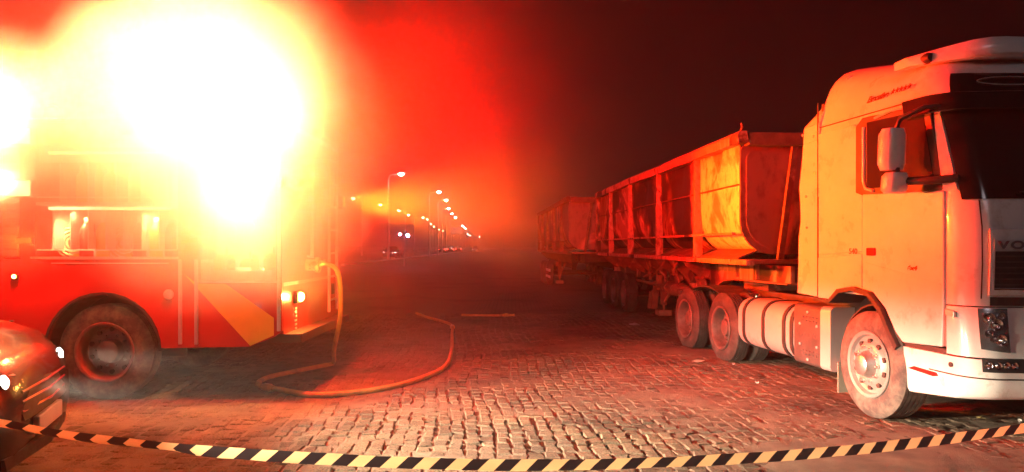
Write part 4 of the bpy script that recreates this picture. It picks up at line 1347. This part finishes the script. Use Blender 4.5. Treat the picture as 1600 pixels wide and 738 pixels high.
for k, x in enumerate((-2.20, -2.02, -1.62, -1.44, -1.27)):
    o = empty("fire_extinguisher", (-2.44 + x, 7.75 + .22, 1.50), 0, (ORD6[k] if k < 4 else ORD6[5]) + (" yellow" if k % 2 else " red") + " fire extinguisher on the lower shelf of the open locker", "extinguisher", "extinguishers on the lower locker shelf")
    MB().lathe([(0, 0), (0, .06), (.02, .068), (.30, .068), (.36, .05), (.39, .025), (.40, .02)], axis='z', n=16).build("bottle_body", M['yellow_cyl'] if k % 2 else M['red_paint'], o, smooth=50)
    MB().box(-.02, .08, -.015, .015, .40, .45).build("trigger", M['silver_trim'], o, bevel=.005)
    MB().tube(spline([(.03, -.02, .42), (.10, -.03, .38), (.085, -.04, .20)], 5), .010, 6).build("hose", M['black_plastic'], o, smooth=50)
    MB().lathe([(0, 0), (0, .078), (.012, .078), (.014, .07), (.014, 0)], axis='z', n=16, c=(0, 0, .0)).build("foot_ring", M['silver_trim'], o, smooth=40)

# ------------------------------------------------------------------ car with lit headlamps
def make_car(loc, rz, label, paint, lamp, group=None, detail=True, tail=None):
    """origin under the middle of the nose; the car extends to -x"""
    c = empty("car", loc, rz, label, "car", group)
    # stations: x, half width, z bottom, z shoulder, z top of the section (bonnet)
    st = [(.00, .60, .36, .62, .70), (-.06, .74, .27, .72, .82), (-.16, .82, .24, .80, .92), (-.35, .87, .23, .86, .985), (-.7, .895, .23, .90, 1.03), (-1.15, .905, .23, .94, 1.06),
          (-2.0, .91, .23, .96, 1.08), (-3.2, .91, .23, .98, 1.10), (-3.9, .89, .25, .98, 1.10), (-4.2, .84, .30, .94, 1.06), (-4.32, .74, .40, .85, .95)]
    secs = []
    for x, w, zb, zs, zt in st:
        secs.append([(x, -w * .86, zb), (x, -w, zb + .12), (x, -w, zs - .12), (x, -w * .95, zs), (x, -w * .6, zt - .02), (x, 0, zt), (x, w * .6, zt - .02), (x, w * .95, zs), (x, w, zs - .12), (x, w, zb + .12), (x, w * .86, zb)])
    MB().loft(secs).build("body", paint, c, smooth=42)
    gsec = []
    for x, w, z0, z1 in ((-1.05, .70, 1.04, 1.07), (-1.75, .66, 1.05, 1.52), (-2.3, .66, 1.06, 1.62), (-3.3, .64, 1.06, 1.60), (-4.05, .60, 1.04, 1.10)):
        gsec.append([(x, -w - .1, z0), (x, -w, z1 - .05), (x, -w * .7, z1), (x, w * .7, z1), (x, w, z1 - .05), (x, w + .1, z0)])
    MB().loft(gsec).build("greenhouse", M['dark_glass'], c, smooth=42)
    rs = []
    for x, w, z1 in ((-1.78, .655, 1.535), (-2.3, .655, 1.635), (-3.3, .635, 1.615), (-3.5, .62, 1.53)):
        rs.append([(x, -w, z1 - .06), (x, -w * .7, z1), (x, w * .7, z1), (x, w, z1 - .06), (x, w * .6, z1 - .02), (x, -w * .6, z1 - .02)])
    MB().loft(rs).build("roof", paint, c, smooth=42)
    for s in (-1, 1):
        y = s * .62
        hsec = [[(-.07, s*.48, .655), (-.03, s*.46, .75), (-.10, s*.46, .79), (-.12, s*.5, .68)],
                [(-.16, s*.72, .665), (-.13, s*.73, .79), (-.24, s*.72, .86), (-.26, s*.72, .70)],
                [(-.36, s*.845, .72), (-.36, s*.86, .80), (-.44, s*.83, .86), (-.45, s*.82, .76)]]
        hl = MB().loft(hsec).build("headlamp", M['chrome'] if detail else lamp, c, smooth=42)
        if detail:
            for (hx, hy, hz, r) in ((-.085, s*.58, .715, .055), (-.17, s*.72, .735, .045)):
                MB().lathe([(0, r * .9), (.03, r), (.045, r * .7), (.05, 0)], c=(hx, hy, hz), axis='x', n=14).build("lit_lens", lamp, hl, smooth=50)
            MB().lathe([(0, .05), (.02, .045), (.025, 0)], c=(-.075, s*.62, .40), axis='x', n=14).build("fog_lamp", M['chrome'], c, smooth=40)
        for x in (-.80, -3.45):
            w = bpy.data.objects.new("wheel", None); COL.objects.link(w); w.parent = c; w.location = (x, s * .915, .33)
            if s > 0: w.rotation_euler = (0, 0, pi)
            MB().lathe([(.04, .20), (.0, .22), (-.005, .28), (.02, .325), (.05, .333), (.17, .333), (.20, .32), (.2, .2)], n=28).build("tyre", M['rubber'], w, smooth=40)
            rm = MB().lathe([(.02, .215), (.0, .205), (.02, .18), (.03, .06), (.01, .04), (.01, 0)], n=24)
            rm.build("rim", M['alloy'], w, smooth=40)
            MB().lathe([(x_, r_) for x_, r_ in ((-.012, .355), (-.012, .39), (.16, .39))], c=(x, s * .93 if s < 0 else s * .93, .34), axis='y', n=24, a0=0, a1=pi).build("arch_trim", M['black_plastic'], c)
        tm = MB().box(-4.30, -4.20, s * .55, s * .80, .78, .95).build("tail_lamp", tail or M['red_lens_and_red_light'], c, bevel=.02)
        MB().obox((-1.45, s * 1.0, 1.10), (.12, .20, .14), (0, 0, 0)).build("mirror", paint, c, bevel=.03)
    if detail:
        gr = MB().loft([[(.012, -.46, .50), (.03, -.30, .50), (.035, 0, .50), (.03, .30, .50), (.012, .46, .50), (-.05, .46, .50), (-.05, -.46, .50)],
                        [(-.035, -.50, .68), (-.005, -.30, .68), (.0, 0, .68), (-.005, .30, .68), (-.035, .50, .68), (-.10, .50, .68), (-.10, -.50, .68)]])
        g = gr.build("grille", M['black_plastic'], c, smooth=40)
        for z in (.545, .60, .655):
            MB().tube([(-.025 + .02, -.46, z), (.012 + (.58 - z) * .22 + .012, 0, z), (-.005, .46, z)], .011, 6).build("chrome_bar", M['chrome'], g, smooth=45)
        MB().box(.0, .035, -.26, .26, .38, .48).build("number_plate", M['board_white'], c, bevel=.008)
        MB().loft([[(-.03, -.62, .27), (.035, 0, .27), (-.03, .62, .27), (-.12, .62, .27), (-.12, -.62, .27)],
                   [(-.03, -.66, .34), (.045, 0, .34), (-.03, .66, .34), (-.12, .66, .34), (-.12, -.66, .34)]]).build("lower_lip", M['black_plastic'], c)
        MB().box(-.42, -.40, -.86, .86, .93, .94).build("bonnet_gap", M['seam'], c)
    return c
def headlamp_light(parent, loc, heading):
    """dipped beam: wide and flat, strongest just under the horizontal, cut off above it"""
    o = point_light("headlamp_light", loc, HEAD_W, (1.0, .80, .56), .05, parent)
    l = o.data
    l.use_nodes = True
    nt = l.node_tree
    em = nt.nodes["Emission"]
    geo = nt.nodes.new("ShaderNodeNewGeometry")
    sp = nt.nodes.new("ShaderNodeSeparateXYZ"); nt.links.new(geo.outputs["Incoming"], sp.inputs[0])
    def smooth(v, a, b):
        n = nt.nodes.new("ShaderNodeMapRange"); n.interpolation_type = 'SMOOTHSTEP'
        n.inputs[1].default_value = a; n.inputs[2].default_value = b
        nt.links.new(v, n.inputs[0]); return n.outputs[0]
    def mulv(a, b):
        n = nt.nodes.new("ShaderNodeMath"); n.operation = 'MULTIPLY'
        nt.links.new(a, n.inputs[0])
        if hasattr(b, "links"): nt.links.new(b, n.inputs[1])
        else: n.inputs[1].default_value = b
        return n.outputs[0]
    ax = nt.nodes.new("ShaderNodeVectorMath"); ax.operation = 'DOT_PRODUCT'
    nt.links.new(geo.outputs["Incoming"], ax.inputs[0]); ax.inputs[1].default_value = (cos(heading), sin(heading), 0)
    side = smooth(ax.outputs["Value"], cos(radians(42)), cos(radians(6)))
    low = smooth(sp.outputs["Z"], -.60, -.10)
    top = smooth(sp.outputs["Z"], .075, -.16)
    nt.links.new(mulv(mulv(side, low), top), em.inputs["Strength"])
    return o
CAR_LOC = Vector((-3.18, 4.98, 0)); CAR_RZ = radians(19)
car = make_car(CAR_LOC, CAR_RZ, "dark car with lit headlamps nosing in beside the fire engine", M['car_paint'], M['headlamp_on'])
car.scale = (1.1, 1.1, 1.13)
for s in (-1, 1):
    headlamp_light(car, (.10, s * .58, .72), CAR_RZ - .02 + .06 * s)

# ------------------------------------------------------------------ barrier tape
def build_tape():
    px = [(-160, 640, 3.9), (0, 664, 3.92), (110, 683, 3.95), (250, 699, 3.97), (400, 711, 4.0), (600, 722, 4.0), (800, 727, 4.02), (1000, 724, 4.1), (1200, 714, 4.25), (1400, 696, 4.5), (1600, 669, 4.8), (1760, 640, 5.0)]
    ctr = [((x - 800) / 1142 * Y, Y, 1.64 - (y - 385) / 1142 * Y) for x, y, Y in px]
    pts = spline(ctr, 26)
    V = []; F = []; U = []
    s = 0.0
    W = .063
    nx = len(pts)
    for i, p in enumerate(pts):
        if i: s += (pts[i] - pts[i-1]).length
        d = (pts[min(i+1, nx-1)] - pts[max(i-1, 0)]).normalized()
        q = (p.x / p.y) * 1142 + 800
        up = Vector((0, 0, 1)) - d * d.z
        side = d.cross(up).normalized()
        fold = max(0.0, min(1.0, (330 - q) / 60))          # towards the car the tape curls over on itself
        tw = 0.10 * sin(s * 1.9) + 0.07 * sin(s * 5.1)
        for k in range(5):
            v = k / 4
            ang = tw + fold * (1.5 * max(0, .5 - v)) + .10 * sin(s * 11 + v * 5)
            off = (v - .5) * W
            z = off * cos(ang) ; y = off * sin(ang) * 1.2
            V.append(p + up * z + side * y)
            U.append((s / .178, v if (q > 305 or v > .45) else 1.1 - v * 1.35))
    for i in range(nx - 1):
        for k in range(4):
            a = i*5 + k
            F.append((a, a+1, a+6, a+5))
    mb = MB().add(V, F)
    o = mb.build("barrier_tape", M['tape'], smooth=70)
    uv = o.data.uv_layers.new(name="UVMap")
    for poly in o.data.polygons:
        for li in poly.loop_indices:
            uv.data[li].uv = U[o.data.loops[li].vertex_index]
    tag(o, "yellow and black striped barrier tape sagging across the yard", "tape")
    for (x, y, lab) in ((ctr[0][0] - .03, ctr[0][1], "grey steel post holding the tape end beside the dark car"), (ctr[-1][0] + .03, ctr[-1][1], "grey steel post holding the tape end in front of the truck bumper")):
        pz = ctr[0][2] if x < 0 else ctr[-1][2]
        e = empty("barrier_post", (x, y, 0), 0, lab, "post", "posts holding the tape")
        MB().tube([(0, 0, .02), (0, 0, pz + .25)], .025, 10).build("post_tube", M['galvanised'], e, smooth=45)
        MB().lathe([(0, 0), (0, .16), (.02, .15), (.03, .03), (.03, 0)], axis='z', n=20).build("base_plate", M['dark_steel'], e, smooth=30)
build_tape()

# ------------------------------------------------------------------ hoses
R = .030
hp = [(-2.36, 8.68, 1.42), (-2.20, 8.70, 1.43), (-2.10, 8.85, 1.30), (-2.16, 9.2, .80), (-2.36, 9.7, .28), (-2.46, 10.05, R + .01), (-2.56, 9.85, R), (-2.80, 9.40, R), (-3.0, 8.95, R), (-2.95, 8.50, R), (-2.62, 8.22, R), (-2.07, 7.92, R), (-1.46, 8.30, R),
      (-1.10, 8.95, R), (-.90, 9.8, R), (-.93, 11.2, R), (-1.10, 13.4, R), (-1.22, 14.8, R), (-1.50, 15.7, R), (-1.85, 16.4, R), (-2.3, 17.6, R)]
o = MB().tube(spline(hp, 10), R, 10).build("fire_hose", M['hose'], smooth=60)
HS = spline(hp, 10)
for i_ in (3, 96, 168):
    d_ = (HS[i_ + 1] - HS[i_]).normalized()
    MB().tube([HS[i_] - d_ * .09, HS[i_] - d_ * .05, HS[i_] - d_ * .045, HS[i_] + d_ * .045, HS[i_] + d_ * .05, HS[i_] + d_ * .09], [.036, .038, .048, .048, .038, .036], 12).build("coupling", M['brass'], o, smooth=40)
tag(o, "yellow fire hose dropping from the fire engine and looping over the stones", "hose")
e = empty("hose_nozzle", (0, 0, 0), 0, "short straight hose end with a nozzle lying on the yard behind the looped hose", "nozzle")
MB().tube(spline([(-1.18, 17.12, .03), (-.9, 17.07, .03), (-.55, 17.03, .03), (-.22, 17.0, .035)], 6), .028, 8).build("hose", M['hose'], e, smooth=60)
MB().lathe([(0, .03), (.05, .045), (.12, .045), (.14, .03), (.24, .022), (.26, .03), (.28, .03), (.28, 0)], c=(-.22, 17.0, .04), axis='x', n=14).build("nozzle", M['brass'], e, smooth=40)

# ------------------------------------------------------------------ litter on the stones
def scrap(x, y, size, mat, name, label, cat, seed):
    rnd = random.Random(seed)
    V = []; n = 7
    for k in range(n):
        a = 2 * pi * k / n
        r = size * rnd.uniform(.5, 1.0)
        V.append((r * cos(a), r * sin(a) * .7, rnd.uniform(.004, .03)))
    V.append((0, 0, size * .35)); V.append((0, 0, 0.0))
    F = [(k, (k + 1) % n, n) for k in range(n)] + [((k + 1) % n, k, n + 1) for k in range(n)]
    o = MB().add(V, F).build(name, mat, loc=(x, y, .006))
    tag(o, label, cat)
def ground_at(px, py):
    Y = 1142 * 1.64 / (py - 385)
    return (px - 800) / 1142 * Y, Y
for (px, py, s, m, nm, lab, cat, sd) in (
        (1183, 600, .030, 'litter', "paper_scrap", "small white paper scrap on the stones before the fuel tank", "scrap", 1),
        (1090, 567, .11, 'mudflap', "rubble_lump", "pale flattened lump of rubble in front of the burnt drive wheels", "rubble", 2),
        (1146, 571, .03, 'litter', "foam_scrap", "small pale scrap between the rubble lump and the fuel tank", "scrap", 3),
        (993, 509, .16, 'alloy', "twisted_metal", "twisted pale metal shred under the trailer landing leg", "metal shred", 4),
        (1593, 661, .028, 'litter', "bottle_cap", "round pale cap on the ground just above the tape by the bumper", "cap", 5),
        (1050, 541, .07, 'char', "charred_chunk", "charred chunk lying by the second drive wheel", "debris", 7)):
    x, y = ground_at(px, py)
    scrap(x, y, s, M[m], nm, lab, cat, sd)
x, y = ground_at(1533, 657)
e = empty("dry_twig", (x, y, .008), 0.3, "dry twig with a curled yellow leaf on the ground under the bumper", "twig")
MB().tube(spline([(-.06, 0, .012), (.02, .03, .02), (.14, .02, .014), (.26, .07, .02)], 4), .006, 5).build("stem", M['bark'], e)
MB().add([(-.06, 0, .012), (-.02, -.03, .03), (.03, -.03, .012), (.0, .015, .006), (-.03, .02, .03)], [(0, 1, 2, 3, 4)]).build("leaf", M['leaf_dry'], e)

# ------------------------------------------------------------------ street lamps along the boulevard
def make_lamp(warm, h=10.0):
    e = empty("street_lamp", (0, 0, 0))
    MB().tube([(0, 0, 0), (0, 0, h * .5), (0, 0, h - .6)], [.16, .13, .09], 8).build("pole", M['galvanised'], e, smooth=45)
    MB().tube([(0, 0, h - .6), (.25, 0, h - .12), (1.3, 0, h + .05)], .06, 6).build("arm", M['galvanised'], e, smooth=45)
    hd = MB().loft([[(1.1, -.16, h), (1.1, .16, h), (1.1, .10, h + .16), (1.1, -.10, h + .16)], [(1.9, -.16, h + .05), (1.9, .16, h + .05), (1.9, .08, h + .18), (1.9, -.08, h + .18)]]).build("lamp_head", M['galvanised'], e)
    MB().lathe([(.02, .26), (-.06, .25), (-.16, .16), (-.20, .0)], c=(1.5, 0, h), axis='z', n=14).build("lit_lens", M['street_warm' if warm else 'street_on'], hd, smooth=60)
    return e
white = [(606, 627, 272), (670, 686, 300), (684, 697, 313), (690, 701, 326), (697, 706, 334), (704, 712, 340), (717, 723, 353), (722, 727, 357), (727, 731, 366), (732, 735, 368), (745, 749, 370)]
warm = [(565, 552, 310), (606, 594, 320), (632, 623, 329), (645, 638, 336), (668, 661, 340), (673, 668, 343), (678, 673, 350), (683, 678, 354), (691, 686, 359), (697, 692, 361)]
used = {}
ordn = ["nearest", "second", "third", "fourth", "fifth", "sixth", "seventh", "eighth", "ninth", "tenth", "eleventh"]
for row, isw in ((white, False), (warm, True)):
    proto = make_lamp(isw)
    for i, (pxp, pxl, pyl) in enumerate(row):
        Y = 1142 * (10.0 - 1.64) / (385 - pyl)
        X = (pxl - 800) / 1142 * Y
        o = proto if i == 0 else copy_tree(proto)
        s = 1 if not isw else -1
        o.location = (X - s * 1.5, Y, 0)
        o.rotation_euler = (0, 0, 0 if s > 0 else pi)
        tag(o, ("%s white street lamp of the row that leads towards the billboard" if not isw else "%s warm street lamp of the far row across the boulevard") % ordn[i], "street lamp",
            "white street lamps" if not isw else "warm street lamps")

# billboard
e = empty("billboard", (-17.1, 224, 0), 0, "blank white roadside billboard under the far street lamps", "billboard")
MB().box(-1.7, 1.7, -.1, .1, 5.4, 7.4).build("board", M['board_white'], e, bevel=.05)
for x in (-1, 1): MB().tube([(x, .25, 0), (x, .25, 6.5)], .12, 8).build("post", M['galvanised'], e, smooth=45)

# traffic on the boulevard
cars = [((608, 377), 95, False, 'head_far', "oncoming car with two white headlamps at the foot of the nearest white street lamp"),
        ((742, 380), 210, False, 'head_far', "distant oncoming car with one bright pair of headlamps at the end of the boulevard"),
        ((693, 381), 170, True, None, "distant car showing red tail lamps below the billboard, leftmost of three"),
        ((706, 380), 185, True, None, "distant car showing red tail lamps below the billboard, middle one of three"),
        ((718, 380), 200, True, None, "distant car showing red tail lamps below the billboard, rightmost of three")]
for (px, py), Y, away, lm, lab in cars:
    X = (px - 800) / 1142 * Y
    make_car((X, Y, 0), radians(90 if away else -90), lab, M['car_paint_dark'], M[lm] if lm else M['chrome'], "traffic on the boulevard", detail=False, tail=M['tail_on'] if away else None)

e = empty("floodlight_pole", (-8.86, 60, 0), 0, "slim pole with two bluish floodlights beside the nearest white street lamp", "floodlight")
MB().tube([(0, 0, 0), (0, 0, 2.5)], [.05, .035], 8).build("pole", M['galvanised'], e, smooth=45)
MB().box(-.36, .36, -.03, .03, 2.44, 2.50).build("cross_bar", M['galvanised'], e)
for x, z, r in ((-.33, 2.62, .11), (.31, 2.53, .14)):
    hd = MB().lathe([(.10, 0), (.10, r * .6), (0, r), (-.02, r), (-.02, r * .9)], c=(x, 0, z), axis='y', n=16).build("lamp_head", M['black_plastic'], e, smooth=40)
    MB().lathe([(-.01, r * .92), (-.05, r * .6), (-.06, 0)], c=(x, 0, z), axis='y', n=16).build("lit_lens", M['head_blue'], hd, smooth=50)


# ------------------------------------------------------------------ haze and smoke
def volume_mat(name, col, density, g):
    m = bpy.data.materials.new(name)
    m.use_nodes = True
    nt = m.node_tree
    nt.nodes.clear()
    out = nt.nodes.new("ShaderNodeOutputMaterial")
    pv = nt.nodes.new("ShaderNodeVolumePrincipled")
    pv.inputs["Color"].default_value = lin(*col)
    pv.inputs["Density"].default_value = density
    pv.inputs["Anisotropy"].default_value = g
    nt.links.new(pv.outputs[0], out.inputs["Volume"])
    return m, nt, pv

hz, _, _ = volume_mat("haze_air", (0.86, 0.84, 0.84), 0.003, 0.60)
tag(MB().box(-70, 60, -40, 460, -1.2, 16.0).build("haze", hz), "thin smoky night air over the whole yard", "haze", kind="stuff")

sm = bpy.data.materials.new("glare_smoke")  # local cloud added to imitate glare around the lamps
sm.use_nodes = True
nt = sm.node_tree
nt.nodes.clear()
s_out = nt.nodes.new("ShaderNodeOutputMaterial")
s_sc = nt.nodes.new("ShaderNodeVolumeScatter")
s_sc.inputs["Color"].default_value = lin(0.95, 0.93, 0.90)
s_sc.inputs["Anisotropy"].default_value = 0.40
s_ab = nt.nodes.new("ShaderNodeVolumeAbsorption")          # reddens the added glare: swallows green and blue first
s_ab.inputs["Color"].default_value = lin(0.97, 0.45, 0.15)
s_ad = nt.nodes.new("ShaderNodeAddShader")
nt.links.new(s_sc.outputs[0], s_ad.inputs[0]); nt.links.new(s_ab.outputs[0], s_ad.inputs[1])
nt.links.new(s_ad.outputs[0], s_out.inputs["Volume"])
tc = nt.nodes.new("ShaderNodeTexCoord")
geo = nt.nodes.new("ShaderNodeNewGeometry")
def glare_ball(c, r0, r1, dens):
    d = nt.nodes.new("ShaderNodeVectorMath"); d.operation = 'DISTANCE'
    nt.links.new(geo.outputs["Position"], d.inputs[0]); d.inputs[1].default_value = c
    f = nt.nodes.new("ShaderNodeMapRange"); f.interpolation_type = 'SMOOTHSTEP'
    f.inputs[1].default_value = r1; f.inputs[2].default_value = r0
    f.inputs[3].default_value = 0.0; f.inputs[4].default_value = dens * SMOKE
    nt.links.new(d.outputs["Value"], f.inputs[0])
    return f.outputs[0]
def add(a, b):
    m = nt.nodes.new("ShaderNodeMath"); m.operation = 'ADD'
    nt.links.new(a, m.inputs[0]); nt.links.new(b, m.inputs[1])
    return m.outputs[0]
ln = nt.nodes.new("ShaderNodeVectorMath"); ln.operation = 'LENGTH'
nt.links.new(tc.outputs["Object"], ln.inputs[0])          # unit sphere in object space
fall = nt.nodes.new("ShaderNodeMapRange")
fall.inputs[1].default_value = 1.0; fall.inputs[2].default_value = 0.0
nt.links.new(ln.outputs["Value"], fall.inputs[0])
sq = nt.nodes.new("ShaderNodeMath"); sq.operation = 'POWER'; sq.inputs[1].default_value = 2.0
nt.links.new(fall.outputs[0], sq.inputs[0])
thin = nt.nodes.new("ShaderNodeMath"); thin.operation = 'MULTIPLY'; thin.inputs[1].default_value = SMOKE * 0.085
nt.links.new(sq.outputs[0], thin.inputs[0])
tot = thin.outputs[0]
for c, r0, r1, dn in GLARE_BALLS:
    tot = add(tot, glare_ball(c, r0, r1, dn))
puff = noise_node(nt, 1.7, 4.0, 0.6, vec=geo.outputs["Position"])
pr = ramp(nt, puff.outputs["Fac"], [(0.34, (0.45,) * 3), (0.66, (1.6,) * 3)])
mul = nt.nodes.new("ShaderNodeMath"); mul.operation = 'MULTIPLY'
nt.links.new(tot, mul.inputs[0]); nt.links.new(pr.outputs[0], mul.inputs[1])
nt.links.new(mul.outputs[0], s_sc.inputs["Density"])
soot = nt.nodes.new("ShaderNodeMath"); soot.operation = 'MULTIPLY'; soot.inputs[1].default_value = GLARE_REDDEN
nt.links.new(mul.outputs[0], soot.inputs[0])
nt.links.new(soot.outputs[0], s_ab.inputs["Density"])
bm = bmesh.new()
bmesh.ops.create_icosphere(bm, subdivisions=4, radius=1.0)
me = bpy.data.meshes.new("smoke"); bm.to_mesh(me); bm.free()
me.materials.append(sm)
smoke = bpy.data.objects.new("smoke", me)
smoke.location = (-3.0, 9.6, 3.1)
smoke.scale = (5.0, 3.8, 3.7)
COL.objects.link(smoke)
tag(smoke, "smoke added round the lit fire engine to carry its lamp glare", "smoke", kind="stuff")
